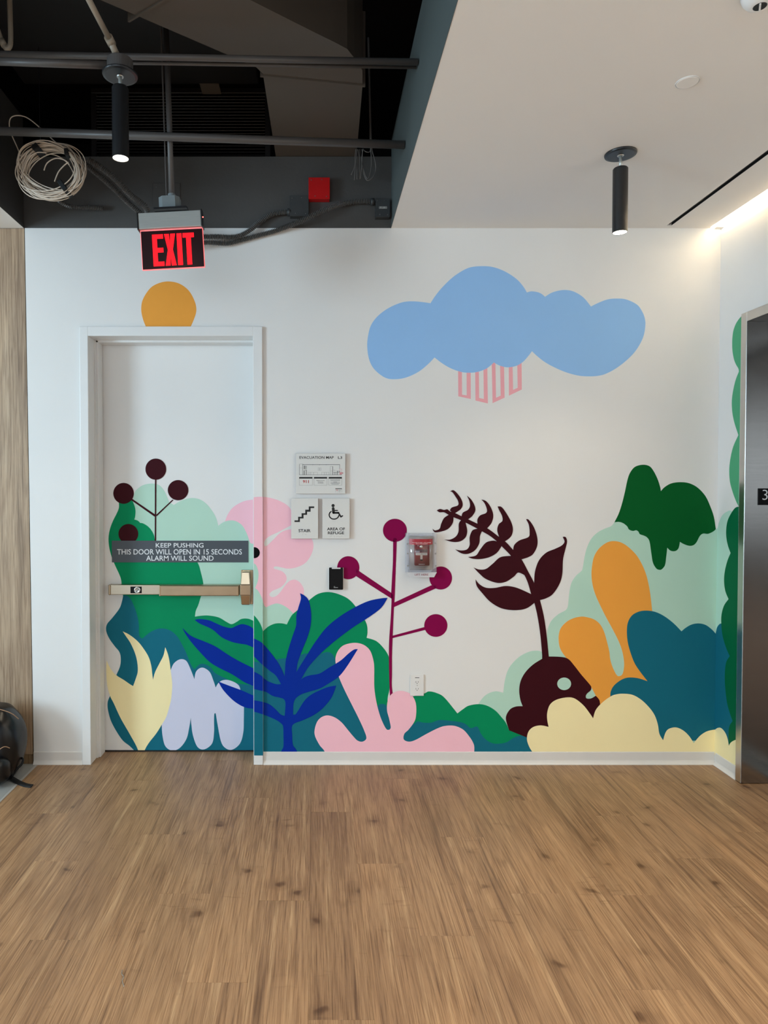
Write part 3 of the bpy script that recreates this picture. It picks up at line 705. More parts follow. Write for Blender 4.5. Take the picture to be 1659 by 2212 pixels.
# latch head: tapered upper and lower housings with a centre block
def frustum(bm, xa, xb, xc, xd, y0, y1, za, zb):
    """box tapering in x from (xa,xb) at za to (xc,xd) at zb"""
    v = [bm.verts.new(p) for p in [(xa, y0, za), (xb, y0, za), (xb, y1, za), (xa, y1, za), (xc, y0 + .01, zb), (xd, y0 + .01, zb), (xd, y1, zb), (xc, y1, zb)]]
    for f in [(0, 1, 5, 4), (1, 2, 6, 5), (2, 3, 7, 6), (3, 0, 4, 7), (3, 2, 1, 0), (4, 5, 6, 7)]: bm.faces.new([v[i] for i in f])
    bmesh.ops.recalc_face_normals(bm, faces=bm.faces)
    bmesh.ops.bevel(bm, geom=bm.edges[:], offset=.0055, segments=3, affect='EDGES', profile=.6)
yh = DY - .072
xa, xb, za, zb = pxr(519, 1235.5, 541.5, 1307.5, yh); zm1 = atY(530, 1264, yh).z; zm0 = atY(530, 1285, yh).z
bm = bmesh.new(); frustum(bm, xa, xb, xa + .006, xb - .006, yh, DY - .004, zm1, zb); finish('latch_housing', bm, M_bronze, ed)
bm = bmesh.new(); frustum(bm, xa, xb, xa + .006, xb - .006, yh, DY - .004, zm0, za); finish('latch_housing', bm, M_bronze, ed)
bx('latch_block', xa - .003, xb + .001, yh - .003, DY - .004, zm0 - .004, zm1 + .004, M_bronze, ed, .005, 3)
bx('latch_base', xa - .002, xb + .008, DY - .012, DY - .003, za - .004, zb + .004, M_bronze, ed, .002, 2)

# slate warning sign on the door
ds = thing('door_sign', 'slate grey warning sign on the door reading KEEP PUSHING above the push bar', 'sign')
YS = DY - .004
xa, xb, za, zb = pxr(241.5, 1168, 536.5, 1214.8, YS)
bx('sign_plate', xa, xb, YS, DY - .0028, za, zb, M_doorsign, ds)
for s, u0, u1, v0, v1 in [('KEEP PUSHING', 566, 994, 137, 178), ('THIS DOOR WILL OPEN IN 15 SECONDS', 220, 1338, 192, 240), ('ALARM WILL SOUND', 480, 1084, 250, 296)]:
    a = atY(200 + u0 * .24111, 1140 + v1 * .24111, YS); b = atY(200 + u1 * .24111, 1140 + v0 * .24111, YS)
    text_mesh('lettering', s, a.x, b.x, a.z, b.z, YS - .0004, M_letter, ds, bold=.008)

# ------------------------------------------------------------------ wall signs
def signbox(name, label, x0, y0, x1, y1, th=.020):
    t = thing(name, label, 'sign'); Y = -th
    xa, xb, za, zb = pxr(x0, y0, x1, y1, Y)
    bx('backing', xa + .0008, xb - .0008, Y + .004, -.0045, za + .0008, zb - .0004, M_signb, t)
    bx('sign_face', xa, xb, Y, Y + .0042, za, zb, M_sign, t, .0008, 1)
    return t, Y - .0004
def wtext(t, s, cr, u0, v0, u1, v1, Y, m=M_ink, bold=0.0):
    ox, oy, k = CR[cr]
    a = atY(ox + u0 * k, oy + v1 * k, Y); b = atY(ox + u1 * k, oy + v0 * k, Y)
    return text_mesh('lettering', s, a.x, b.x, a.z, b.z, Y, m, t, bold=bold)
CR['T'] = (630, 970, 130 / 1659); CR['U'] = (620, 1070, 150 / 1659)
ev, Y = signbox('evacuation_map', 'white evacuation map sign on the wall above the stair and refuge signs', 639.5, 979.5, 746, 1066.5)
wtext(ev, 'EVACUATION MAP', 'T', 215, 195, 1160, 270, Y, bold=.012)
wtext(ev, 'L3', 'T', 1278, 200, 1392, 270, Y, bold=.018)
wtext(ev, '911', 'T', 308, 855, 472, 938, Y, M_inkr, bold=.02)
def rects(name, cr, rs, Y, m, parent):
    if name in ('box_header', 'maker_mark') and len(rs) > 1: return [rects(name, cr, [r0], Y, m, parent) for r0 in rs]
    bm = bmesh.new(); ox, oy, k = CR[cr]
    for (a, b, c, d) in rs:
        p, q = atY(ox + a * k, oy + b * k, Y), atY(ox + c * k, oy + d * k, Y)
        flatpoly(bm, [(p.x, q.z), (q.x, q.z), (q.x, p.z), (p.x, p.z)], Y)
    o = finish(name, bm, m, parent)
    if len(rs) > 1: o['kind'] = 'stuff'
    return o
hl = lambda x0, x1, y, w_=5: (x0, y - w_ / 2, x1, y + w_ / 2)
vl = lambda x, y0, y1, w_=5: (x - w_ / 2, y0, x + w_ / 2, y1)
rects('floor_plan', 'T', [hl(310, 1330, 428, 12), hl(205, 1385, 712, 9), vl(212, 415, 712, 9), vl(305, 410, 712, 11), hl(215, 300, 412, 4), hl(215, 300, 520, 3), vl(350, 455, 555, 14),
  vl(372, 455, 555, 8), hl(330, 420, 475, 8), hl(330, 420, 505, 8), hl(330, 420, 545, 8), vl(415, 455, 555, 4), vl(345, 590, 712, 20), vl(405, 575, 712, 16), hl(360, 415, 585, 8), vl(455, 620, 712, 3),
  hl(480, 715, 640, 3), vl(482, 640, 712, 3), vl(525, 640, 712, 5), vl(603, 640, 712, 5), vl(715, 640, 712, 3), hl(825, 1025, 640, 3), vl(825, 640, 712, 3), vl(900, 640, 712, 4), vl(953, 640, 712, 4), vl(1025, 640, 712, 3),
  hl(725, 812, 515, 3), hl(725, 812, 590, 3), vl(728, 515, 590, 3), vl(812, 515, 590, 3), vl(768, 520, 590, 5), hl(740, 800, 550, 4), vl(1062, 475, 712, 4), vl(1130, 475, 712, 13), hl(1062, 1130, 478, 4), hl(1062, 1130, 602, 4), hl(1062, 1130, 660, 3),
  hl(1150, 1320, 645, 8), vl(1180, 645, 712, 10), vl(1222, 645, 712, 10), vl(1262, 600, 712, 14), hl(1225, 1350, 610, 7), vl(1325, 430, 540, 8), vl(1310, 600, 650, 8), vl(1195, 580, 645, 4), hl(1150, 1195, 582, 4), vl(585, 425, 440, 18), vl(768, 425, 440, 18), vl(950, 425, 440, 12)], Y, M_inkg, ev)
rects('refuge_marking', 'T', [vl(1325, 545, 710, 5), vl(1378, 545, 710, 5), hl(1310, 1382, 550, 6), (1325, 640, 1375, 705), hl(1380, 1425, 660, 8), (1385, 645, 1418, 680)], Y - .0001, M_inkp, ev)
rects('box_header', 'T', [(207, 770, 575, 815), (614, 770, 978, 815), (1020, 770, 1386, 815), (1205, 1083, 1386, 1102)], Y, M_ink, ev)
rects('box_outline', 'T', [hl(207, 575, 997, 4), vl(209, 815, 997, 4), vl(573, 815, 997, 4), hl(614, 978, 997, 4), vl(616, 815, 997, 4), vl(976, 815, 997, 4), hl(1020, 1386, 997, 4), vl(1022, 815, 997, 4), vl(1384, 815, 997, 4),
      vl(1207, 1102, 1195, 3), vl(1384, 1102, 1195, 3)], Y, M_inkg, ev)
wtext(ev, 'Building Security', 'T', 685, 852, 908, 882, Y); wtext(ev, 'Emergency', 'T', 722, 892, 870, 920, Y)
rects('small_print', 'T', [hl(718, 876, 940, 10), hl(1062, 1340, 847, 9), hl(1070, 1335, 876, 9), hl(1148, 1250, 908, 9), hl(1072, 1335, 938, 11), hl(1098, 1298, 968, 9), hl(1285, 1360, 1127, 6), hl(1285, 1350, 1154, 6), hl(1285, 1350, 1180, 6)], Y, M_inkg, ev)
rects('red_print', 'T', [hl(1225, 1275, 1127, 14), hl(1242, 1262, 1154, 8), hl(1242, 1262, 1180, 8)], Y, M_inkr, ev)

stp, Y = signbox('stair_sign', 'white stair sign with black step symbol, left of the wheelchair sign', 629, 1076.6, 687.3, 1163.6)
SP = [(178, 598), (265, 598), (265, 512), (348, 512), (348, 427), (435, 427), (435, 343), (520, 343), (520, 265), (650, 265), (650, 305), (563, 305), (563, 392), (480, 392), (480, 466), (395, 466), (395, 552), (308, 552), (308, 638), (178, 638)]
def wpoly(name, cr, pts, Y, m, parent):
    ox, oy, k = CR[cr]; bm = bmesh.new()
    flatpoly(bm, [(lambda p: (p.x, p.z))(atY(ox + a * k, oy + b * k, Y)) for a, b in pts], Y)
    return finish(name, bm, m, parent)
wpoly('step_symbol', 'U', SP, Y, M_ink, stp)
wtext(stp, 'STAIR', 'U', 275, 808, 565, 882, Y, bold=.022)
def dots(cr, pts, Y, parent):
    bm = bmesh.new(); ox, oy, k = CR[cr]
    for a, b in pts:
        p = atY(ox + a * k, oy + b * k, Y)
        bmesh.ops.create_icosphere(bm, subdivisions=1, radius=.0009, matrix=Matrix.Translation(p))
    return finish('braille', bm, M_inkg, parent)
dots('U', [(372, 940), (378, 926), (390, 922), (425, 928), (440, 932), (455, 928), (460, 940)], Y, stp)
rf, Y = signbox('refuge_sign', 'white area of refuge sign with black wheelchair symbol, right of the stair sign', 696.5, 1076.6, 755.3, 1163.6)
sym = bpy.data.objects.new('wheelchair_symbol', None)
bm = bmesh.new()
def up(a, b): p = atY(620 + a * CR['U'][2], 1070 + b * CR['U'][2], Y); return (p.x, p.z)
def stroke(bm, pts, w_, Y):
    P_ = [Vector(up(*p)) for p in pts]; w_ = w_ * CR['U'][2] * .002585
    for a, b in zip(P_, P_[1:]):
        d = (b - a).normalized(); n = Vector((-d.y, d.x)) * w_ / 2
        flatpoly(bm, [tuple(a + n), tuple(a - n), tuple(b - n), tuple(b + n)], Y)
    for p in P_:
        flatpoly(bm, [(p.x + w_ / 2 * math.cos(t * math.pi / 8), p.y + w_ / 2 * math.sin(t * math.pi / 8)) for t in range(16)], Y - .00005)
ce = Vector(up(1100, 245)); rr_ = 38 * CR['U'][2] * .002585
flatpoly(bm, [(ce.x + rr_ * math.cos(t * math.pi / 14), ce.y + rr_ * math.sin(t * math.pi / 14)) for t in range(28)], Y)
stroke(bm, [(1103, 315), (1112, 410)], 66, Y); stroke(bm, [(1112, 418), (1228, 418)], 46, Y)
stroke(bm, [(1228, 418), (1288, 512)], 36, Y); stroke(bm, [(1288, 515), (1326, 490)], 30, Y)
stroke(bm, [(1130, 362), (1204, 362)], 28, Y)
arc = [(1123 + 116 * math.cos(R(a)), 468 + 100 * math.sin(R(a))) for a in range(8, 236, 9)]
stroke(bm, arc, 28, Y)
finish('wheelchair_symbol', bm, M_ink, rf)
bpy.data.objects.remove(sym)
wtext(rf, 'AREA OF', 'U', 955, 768, 1385, 838, Y, bold=.022); wtext(rf, 'REFUGE', 'U', 975, 864, 1362, 932, Y, bold=.022)
dots('U', [(1022, 992), (1030, 975), (1045, 972), (1058, 970), (1070, 972), (1120, 972), (1130, 985), (1138, 995), (1175, 975), (1185, 990), (1200, 980), (1215, 975), (1228, 975), (1240, 990), (1255, 985), (1270, 992), (1285, 980), (1300, 975), (1315, 975)], Y, rf)

# floor number plate on the elevator jamb
EPY = -.262
fn = thing('floor_number_plate', 'black plate with white numeral on the steel elevator jamb', 'sign')
a = atY(1637, 1091, EPY); b = atY(1666, 1055, EPY)
bx('plate', a.x, b.x, EPY - .0035, EPY - .0006, a.z, b.z, M_blackm, fn, .0006, 1)
a = atY(1645.8, 1079.8, EPY); b = atY(1657.4, 1057.9, EPY)
text_mesh('numeral', '3', a.x, b.x, a.z, b.z, EPY - .0042, M_letter, fn, bold=-.01)

# ------------------------------------------------------------------ card reader
cr_ = thing('card_reader', 'small black card reader on the wall under the two door signs', 'card reader')
xa, xb, za, zb = pxr(710.8, 1226.4, 741.2, 1274, -.022)
bx('mounting_plate', xa - .001, xb + .003, -.006, -.003, za + .004, zb - .001, M_plastic, cr_, .001, 1)
bm = bmesh.new(); box(bm, xa, xb, -.022, -.006, za, zb, .004, 3)
finish('case', bm, M_blackm, cr_)
a = atY(716.8, 1229, -.0235); b = atY(735.6, 1226.3, -.0235)
bx('light_bar', a.x, b.x, -.0245, -.018, a.z, b.z, mat('reader_light_bar', (0.75, 0.75, 0.75), .3), cr_, .0008, 1)
a = atY(720.8, 1270, -.0225); b = atY(730.5, 1267.6, -.0225)
text_mesh('lettering', 'reader', a.x, b.x, a.z, b.z, -.0225, mat('grey_letter', L(150, 150, 150), .5), cr_) if False else None
rects('maker_mark', 'M', [(528, 1347, 568, 1353), (528, 1338, 540, 1342)], -.0224, mat('grey_letter', L(150, 150, 150), .5), cr_)

# ------------------------------------------------------------------ fire alarm pull station under a clear cover
CR['V'] = (860, 1140, 100 / 1659)
pv = lambda u, v, Y: atY(860 + u * CR['V'][2], 1140 + v * CR['V'][2], Y)
def vb(u0, v0, u1, v1, Y): a = pv(u0, v1, Y); b = pv(u1, v0, Y); return a.x, b.x, a.z, b.z
ps = thing('pull_station', 'red fire alarm pull station inside the clear cover', 'fire alarm')
xa, xb, za, zb = vb(600, 420, 1130, 1360, -.036)
bx('case', xa, xb, -.036, -.004, za, zb, M_reds, ps, .003, 2)
xa, xb, za, zb = vb(632, 780, 1050, 880, -.038); bx('recess', xa, xb, -.0375, -.036, za, zb, mat('deep_red_recess', L(70, 0, 8), .6), ps)
xa, xb, za, zb = vb(635, 900, 1045, 985, -.046); bx('handle_bar', xa, xb, -.048, -.037, za, zb, M_plastic, ps, .0015, 2)
xa, xb, za, zb = vb(800, 980, 880, 1135, -.046); bx('handle_stem', xa, xb, -.046, -.037, za, zb, M_plastic, ps, .0015, 2)
xa, xb, za, zb = vb(800, 1138, 880, 1180, -.04); bx('handle_slot', xa, xb, -.039, -.0365, za, zb, M_blackm, ps)
wtext(ps, 'PULL DOWN', 'V', 665, 922, 1015, 962, -.0484, M_ink)
CRb = vb(760, 650, 880, 740, -.037)
bm = bmesh.new(); lathe(bm, [(0, 0), (.009, 0), (.009, .002), (.006, .004), (0, .004)], (0, 0, 0), 20)
lk = finish('lock', bm, M_chrome, ps, True); lk.rotation_euler = (R(90), 0, 0); q = pv(822, 680, -.037); lk.location = (q.x, -.036, q.z)
wtext(ps, 'FIRE', 'V', 690, 628, 740, 660, -.0368, M_letter)
rects('maker_mark', 'V', [(735, 1300, 960, 1322)], -.0366, M_letter, ps)
# cover: clear polycarbonate
mcl = bpy.data.materials.new('clear_polycarbonate'); mcl.use_nodes = True; MATS['clear'] = mcl
nt = mcl.node_tree; N = nt.nodes; b_ = N['Principled BSDF']; b_.inputs['Roughness'].default_value = .06; b_.inputs['Base Color'].default_value = (.86, .89, .93, 1)
tr = N.new('ShaderNodeBsdfTransparent'); tr.inputs[0].default_value = (.985, .985, .99, 1); gl = N.new('ShaderNodeBsdfGlossy'); gl.inputs['Roughness'].default_value = .08
fr = N.new('ShaderNodeLayerWeight'); fr.inputs[0].default_value = .35
nz = N.new('ShaderNodeTexNoise'); nz.inputs['Scale'].default_value = 40
ma = N.new('ShaderNodeMath'); ma.operation = 'MULTIPLY_ADD'; ma.inputs[1].default_value = .06; nt.links.new(nz.outputs[0], ma.inputs[0]); nt.links.new(fr.outputs['Fresnel'], ma.inputs[2])
mx1 = N.new('ShaderNodeMixShader'); nt.links.new(ma.outputs[0], mx1.inputs[0]); nt.links.new(tr.outputs[0], mx1.inputs[1]); nt.links.new(gl.outputs[0], mx1.inputs[2])
df = N.new('ShaderNodeMixShader'); df.inputs[0].default_value = .03; nt.links.new(mx1.outputs[0], df.inputs[1]); nt.links.new(b_.outputs[0], df.inputs[2])
nt.links.new(df.outputs[0], N['Material Output'].inputs[0])
mfr = mat('frosted_polycarbonate', (.66, .69, .78), .12, var=.2, scale=60, alpha=.30)
mredc = mat('red_label_film', L(190, 30, 50), .3, var=.05, alpha=.72)
pc = thing('alarm_cover', 'clear plastic lift-up cover over the red pull station', 'alarm cover')
XA, XB_, ZA, ZB = vb(278, 195, 1385, 1625, -.04)
bm = bmesh.new()      # base frame ring
for (a, b, c, d) in [(XA, XA + .018, ZA, ZB), (XB_ - .018, XB_, ZA, ZB), (XA + .018, XB_ - .018, ZB - .018, ZB), (XA + .018, XB_ - .018, ZA, ZA + .018)]:
    box(bm, a, b, -.040, -.0045, c, d, .002, 2)
finish('base_frame', bm, mfr, pc)
for (u, v) in [(335, 580), (340, 925), (345, 1365), (1330, 560), (1335, 930), (1345, 1370)]:
    q = pv(u, v, -.041); cy('screw', (q.x, -.0425, q.z), (q.x, -.040, q.z), .0042, M_alu, pc, seg=14)
xa, xb, za, zb = vb(385, 300, 1265, 1500, -.058)
bm = bmesh.new()      # bowed clear lid
n = 14; cols = []
for i in range(n + 1):
    t = i / n; xx = xa + (xb - xa) * t; yy = -.044 - .026 * math.sin(math.pi * t) ** .7
    cols.append((bm.verts.new((xx, yy, za)), bm.verts.new((xx, yy, zb)), bm.verts.new((xx, -.041, zb)), bm.verts.new((xx, -.041, za))))
for a, b in zip(cols, cols[1:]):
    bm.faces.new((a[0], b[0], b[1], a[1])); bm.faces.new((a[1], b[1], b[2], a[2])); bm.faces.new((a[3], b[3], b[0], a[0]))
lid = finish('lid', bm, mcl, pc, False)
for p in lid.data.polygons: p.use_smooth = abs(p.normal.z) < .5
bm = bmesh.new()      # red label film on the lid, following the bow
za2 = pv(400, 605, -.06).z; zb2 = pv(400, 400, -.06).z; cols = []
for i in range(n + 1):
    t = .02 + .96 * i / n; xx = xa + (xb - xa) * t; yy = -.0445 - .026 * math.sin(math.pi * t) ** .7
    cols.append((bm.verts.new((xx, yy, za2)), bm.verts.new((xx, yy, zb2))))
for a, b in zip(cols, cols[1:]): bm.faces.new((a[0], b[0], b[1], a[1]))
finish('label_film', bm, mredc, pc, True)
wtext(pc, 'IN CASE OF FIRE - LIFT COVER', 'V', 510, 520, 1180, 548, -.0716, M_letter); wtext(pc, 'PULL FIRE ALARM', 'V', 640, 565, 1050, 592, -.0716, M_letter)
# lower lip with lettering
lp = [pv(300, 1600, -.045), pv(1385, 1600, -.045), pv(1290, 1775, -.045), pv(420, 1775, -.045)]
bm = bmesh.new(); fr_ = [bm.verts.new((p.x, -.045, p.z)) for p in lp]; bk = [bm.verts.new((p.x, -.036, p.z)) for p in lp]
for i in range(4): bm.faces.new((fr_[i], fr_[(i + 1) % 4], bk[(i + 1) % 4], bk[i]))
bm.faces.new(fr_); bm.faces.new(bk[::-1]); bmesh.ops.recalc_face_normals(bm, faces=bm.faces)
finish('lift_lip', bm, mat('pale_lip', (.78, .78, .8), .2, alpha=.75), pc)
wtext(pc, 'LIFT HERE', 'V', 595, 1648, 1085, 1715, -.0456, mat('brown_red_ink', L(140, 50, 60), .5), bold=.006)

# ------------------------------------------------------------------ wall outlet
ol = thing('wall_outlet', 'white duplex wall outlet above the pink painted coral', 'outlet')
CR['X'] = CR['I']
iv = lambda u, v, Y: atY(560 + u * .24111, 1250 + v * .24111, Y)
a = iv(1353, 1050, -.008); b = iv(1475, 858, -.008)
bx('cover_plate', a.x, b.x, -.0085, -.004, a.z, b.z, M_plastic, ol, .0018, 2)
for (u, v) in [(1414, 927), (1414, 988)]:
    q = iv(u, v, -.01)
    bm = bmesh.new(); pts = [(q.x + .0165 * math.cos(t * math.pi / 14), q.z + max(-.0125, min(.0125, .0165 * math.sin(t * math.pi / 14)))) for t in range(28)]
    flatpoly(bm, pts, -.0105)
    e_ = bmesh.ops.extrude_face_region(bm, geom=bm.faces[:]); bmesh.ops.translate(bm, vec=(0, .002, 0), verts=[v_ for v_ in e_['geom'] if isinstance(v_, bmesh.types.BMVert)])
    rc = finish('receptacle', bm, M_plastic, ol)
    bx('slot', q.x - .0075, q.x - .0055, -.0109, -.0104, q.z - .003, q.z + .005, M_ink, rc); bx('slot', q.x + .0055, q.x + .0075, -.0109, -.0104, q.z - .002, q.z + .005, M_ink, rc)
    bm = bmesh.new(); cyl(bm, (q.x, -.0109, q.z - .0075), (q.x, -.0104, q.z - .0075), .0022, seg=12); finish('ground_hole', bm, M_ink, rc)
q = iv(1415, 958, -.01); bm = bmesh.new(); cyl(bm, (q.x, -.0098, q.z), (q.x, -.0084, q.z), .0024, seg=12); finish('screw', bm, M_alu, ol)
rects('marking', 'I', [(1396, 884, 1434, 890)], -.0088, M_inkg, ol)

# ------------------------------------------------------------------ exit sign (hangs with a slight lean)
ES = thing('exit_sign', 'illuminated red EXIT sign hanging in front of the wall over the ochre sun', 'exit sign')
DE = 3.22; YE = DE - CAM_D
c_ = atY(368.5, 478, YE)
ES.location = (c_.x, YE, c_.z); ES.rotation_euler = (0, R(-3.0), 0)
k_ = DE / F_PX
bm = bmesh.new(); box(bm, -67 * k_, 67 * k_, -.022, .022, -17 * k_, 17 * k_, .003, 2); finish('housing', bm, mat('sign_housing_aluminium', (.42, .43, .41), .4, .35, var=.1, scale=10, stretch=(1, 1, 25)), ES)
for s in (-1, 1):
    bm = bmesh.new(); box(bm, s * 67 * k_ - (0 if s > 0 else .006), s * 67 * k_ + (.006 if s > 0 else 0), -.026, .026, -19 * k_, 19 * k_, .003, 2); finish('end_cap', bm, M_black, ES)
bm = bmesh.new(); bmesh.ops.create_icosphere(bm, subdivisions=2, radius=.003, matrix=Matrix.Translation((69 * k_ + .004, -.018, 2 * k_))); finish('indicator', bm, M_led, ES)
bm = bmesh.new(); box(bm, -66 * k_, 68.5 * k_, -.004, .004, -102 * k_, -15 * k_, .0012, 1); finish('edge_lit_panel', bm, M_exitedge, ES)
bm = bmesh.new(); box(bm, -64.5 * k_, 67 * k_, -.0062, .0062, -100.4 * k_, -19.5 * k_, .0008, 1); finish('smoked_face', bm, M_smoke, ES)
# letters measured in the sign frame: origin (370,478), px units
def exitletter(name, pts):
    bm = bmesh.new()
    for yy in (-.0068,):
        flatpoly(bm, [(a * k_, b * k_) for a, b in pts], yy)
    e_ = bmesh.ops.extrude_face_region(bm, geom=bm.faces[:]); bmesh.ops.translate(bm, vec=(0, .0004, 0), verts=[v_ for v_ in e_['geom'] if isinstance(v_, bmesh.types.BMVert)])
    return finish(name, bm, M_exitred, ES)
T, Bt = -27.5, -95.0; Md = (T + Bt) / 2
def EX(x0, x1, s=10.2): return [(x0, T), (x1, T), (x1, T - 9.5), (x0 + s, T - 9.5), (x0 + s, Md + 5), (x1 - .6, Md + 5), (x1 - .6, Md - 5), (x0 + s, Md - 5), (x0 + s, Bt + 9.5), (x1, Bt + 9.5), (x1, Bt), (x0, Bt)]
exitletter('letter', EX(-41, -17.5))
xx0, xx1 = -15.2, 8.6; xm = (xx0 + xx1) / 2
exitletter('letter', [(xx0, T), (xx0 + 10.5, T), (xm, T - 21), (xx1 - 10.5, T), (xx1, T), (xm + 5.5, Md), (xx1, Bt), (xx1 - 10.5, Bt), (xm, Bt + 20), (xx0 + 10.5, Bt), (xx0, Bt), (xm - 5.5, Md)])
exitletter('letter', [(11.6, T), (22.2, T), (22.2, Bt), (11.6, Bt)])
exitletter('letter', [(24.4, T), (48.6, T), (48.6, T - 9.8), (41.9, T - 9.8), (41.9, Bt), (31.5, Bt), (31.5, T - 9.8), (24.4, T - 9.8)])
# ceiling canopy, junction box and stem
bm = bmesh.new()
v = [bm.verts.new(p) for p in [(-30 * k_, -.05, 17.6 * k_), (40 * k_, -.05, 17.6 * k_), (40 * k_, .09, 17.6 * k_), (-30 * k_, .09, 17.6 * k_), (-30 * k_, -.05, 22 * k_), (40 * k_, -.05, 22 * k_), (40 * k_, .09, 22 * k_), (-30 * k_, .09, 22 * k_)]]
for f in [(0, 1, 5, 4), (1, 2, 6, 5), (2, 3, 7, 6), (3, 0, 4, 7), (3, 2, 1, 0), (4, 5, 6, 7)]: bm.faces.new([v[i] for i in f])
finish('canopy', bm, M_black, ES)
bm = bmesh.new(); prism(bm, [(x * k_, y * k_) for x, y in [(-22, -4), (-13, -12), (14, -12), (22, -3), (22, 16), (13, 25), (-13, 25), (-22, 16)]], 22.2 * k_, 50 * k_); finish('junction_box', bm, M_galv, ES)
bm = bmesh.new(); cyl(bm, (5 * k_, 0.005, 50 * k_), (13.5 * k_, 0.005, 3.712 - c_.z), 6 * k_, seg=20); finish('stem', bm, M_pipe, ES, True)
bm = bmesh.new(); cyl(bm, (5 * k_, 0.005, 50 * k_), (5 * k_, 0.005, 58 * k_), 8 * k_, seg=20); finish('stem_fitting', bm, M_galv, ES)
bm = bmesh.new(); cyl(bm, (-6 * k_, 0.005, 50 * k_), (2.5 * k_, 0.005, 3.712 - c_.z), 1.8 * k_, seg=10); finish('support_rod', bm, M_pipe, ES)

# ------------------------------------------------------------------ pendant downlights
def downlight(label, D, uc, vc, vtop, vbot, box_=False, tilt=0.0):
    Y = D - CAM_D; c = atY(uc, vc, Y); k = D / F_PX
    t = thing('pendant_downlight', label, 'pendant light', (c.x, Y, c.z), 'black cylinder downlights')
    zt = atY(uc, vtop, Y).z - c.z; zb = atY(uc, vbot, Y).z - c.z
    bm = bmesh.new(); lathe(bm, [(0, -.003), (.055, -.003), (.064, -.001), (.0655, .003), (.0655, .006), (0, .006)], (0, 0, 0), 48); finish('canopy', bm, M_black, t, False)
    bm = bmesh.new(); lathe(bm, [(0, -.006), (.012, -.006), (.014, -.003), (0, -.003)], (0, 0, 0), 24); finish('canopy_nut', bm, M_alu, t)
    bm = bmesh.new(); cyl(bm, (0, 0, -.004), (0, 0, zt - .002), .0065, seg=16); finish('rod', bm, mat('pale_rod', (.55, .58, .56), .3, .6), t, True)
    bm = bmesh.new(); lathe(bm, [(0, zt), (.0285, zt), (.031, zt - .004), (.031, zb), (.0285, zb), (.0285, zb + .012), (0, zb + .012)], (0, 0, 0), 48)
    o = finish('cylinder', bm, M_black, t)
    bm = bmesh.new(); lathe(bm, [(0, zb + .002), (.0283, zb + .002), (.0283, zb + .010), (0, zb + .010)], (0, 0, 0), 40); finish('diffuser', bm, M_lamp, t)
    sl = bpy.data.lights.new('lamp', 'SPOT'); sl.energy = 20; sl.spot_size = R(120); sl.spot_blend = .8; sl.color = (1.0, .84, .62); sl.shadow_soft_size = .025
    so = bpy.data.objects.new('lamp', sl); link(so, t); so.location = (0, 0, zb - .004)
    return t, c
r_, _ = downlight('black pendant cylinder downlight hanging from the plain ceiling on the right', 2.98, 1340.5, 340, 369, 508)
CRr = _
l_, lc = downlight('black pendant cylinder downlight hanging from the dark open ceiling on the left', 2.62, 259.5, 164, 189, 342.5)
r_.location.z = ZC - .0065
# ------------------------------------------------------------------ ceiling items
c_ = atZ(1485, 177, ZC)
sp = thing('sprinkler_cover', 'small round white sprinkler cover plate in the ceiling', 'sprinkler', (c_.x, c_.y, ZC))
bm = bmesh.new(); lathe(bm, [(0, -.0045), (.034, -.0045), (.036, -.003), (.0365, -.0012), (0, -.0012)], (0, 0, 0), 40); finish('cover', bm, M_ceil, sp)
bm = bmesh.new(); lathe(bm, [(.037, -.0005), (.0375, -.003), (.0395, -.003), (.040, -.0005)], (0, 0, 0), 40)
finish('ring', bm, M_plastic, sp)
c_ = atZ(1642, -12, ZC)
sd = thing('smoke_detector', 'white smoke detector with dark slots at the top right of the ceiling', 'smoke detector', (c_.x, c_.y, ZC))
bm = bmesh.new(); lathe(bm, [(0, -.035), (.022, -.035), (.034, -.030), (.045, -.016), (.050, -.001), (0, -.001)], (0, 0, 0), 40); finish('body', bm, M_plastic, sd, True)
bm = bmesh.new(); lathe(bm, [(0, -.0362), (.017, -.0362), (.019, -.0345), (0, -.0345)], (0, 0, 0), 24); finish('sensor_opening', bm, M_black, sd)
bm = bmesh.new(); box(bm, -.018, .018, -.0025, .0025, -.039, -.0355, .001, 1); bmesh.ops.rotate(bm, cent=(0, 0, 0), matrix=Matrix.Rotation(R(60), 3, 'Z'), verts=bm.verts[:]); finish('sensor_bar', bm, M_plastic, sd)
sdif = thing('slot_diffuser', 'long black linear air slot in the white ceiling beside the cove', 'air diffuser')
bm = bmesh.new(); box(bm, SX0 - .004, SX1 + .004, SY + .01, CE + .02, ZC + .0205, ZC + .06); finish('plenum', bm, M_void, sdif)
bm = bmesh.new(); box(bm, (SX0 + SX1) / 2 - .001, (SX0 + SX1) / 2 + .001, SY, CE + .02, ZC + .006, ZC + .0204); finish('blade', bm, M_black, sdif)
for a_, b_2 in ((SX0 + .0002, SX0 + .0012), (SX1 - .0012, SX1 - .0002)):
    bx('channel_side', a_, b_2, SY - .001, CE + .02, ZC + .0006, ZC + .0204, M_void, sdif)

# ------------------------------------------------------------------ PLENUM: ducts, pipes, boxes, cables
ZD = 3.386
def dz(u, v): p = atZ(u, v, ZD); return (p.x, p.y)
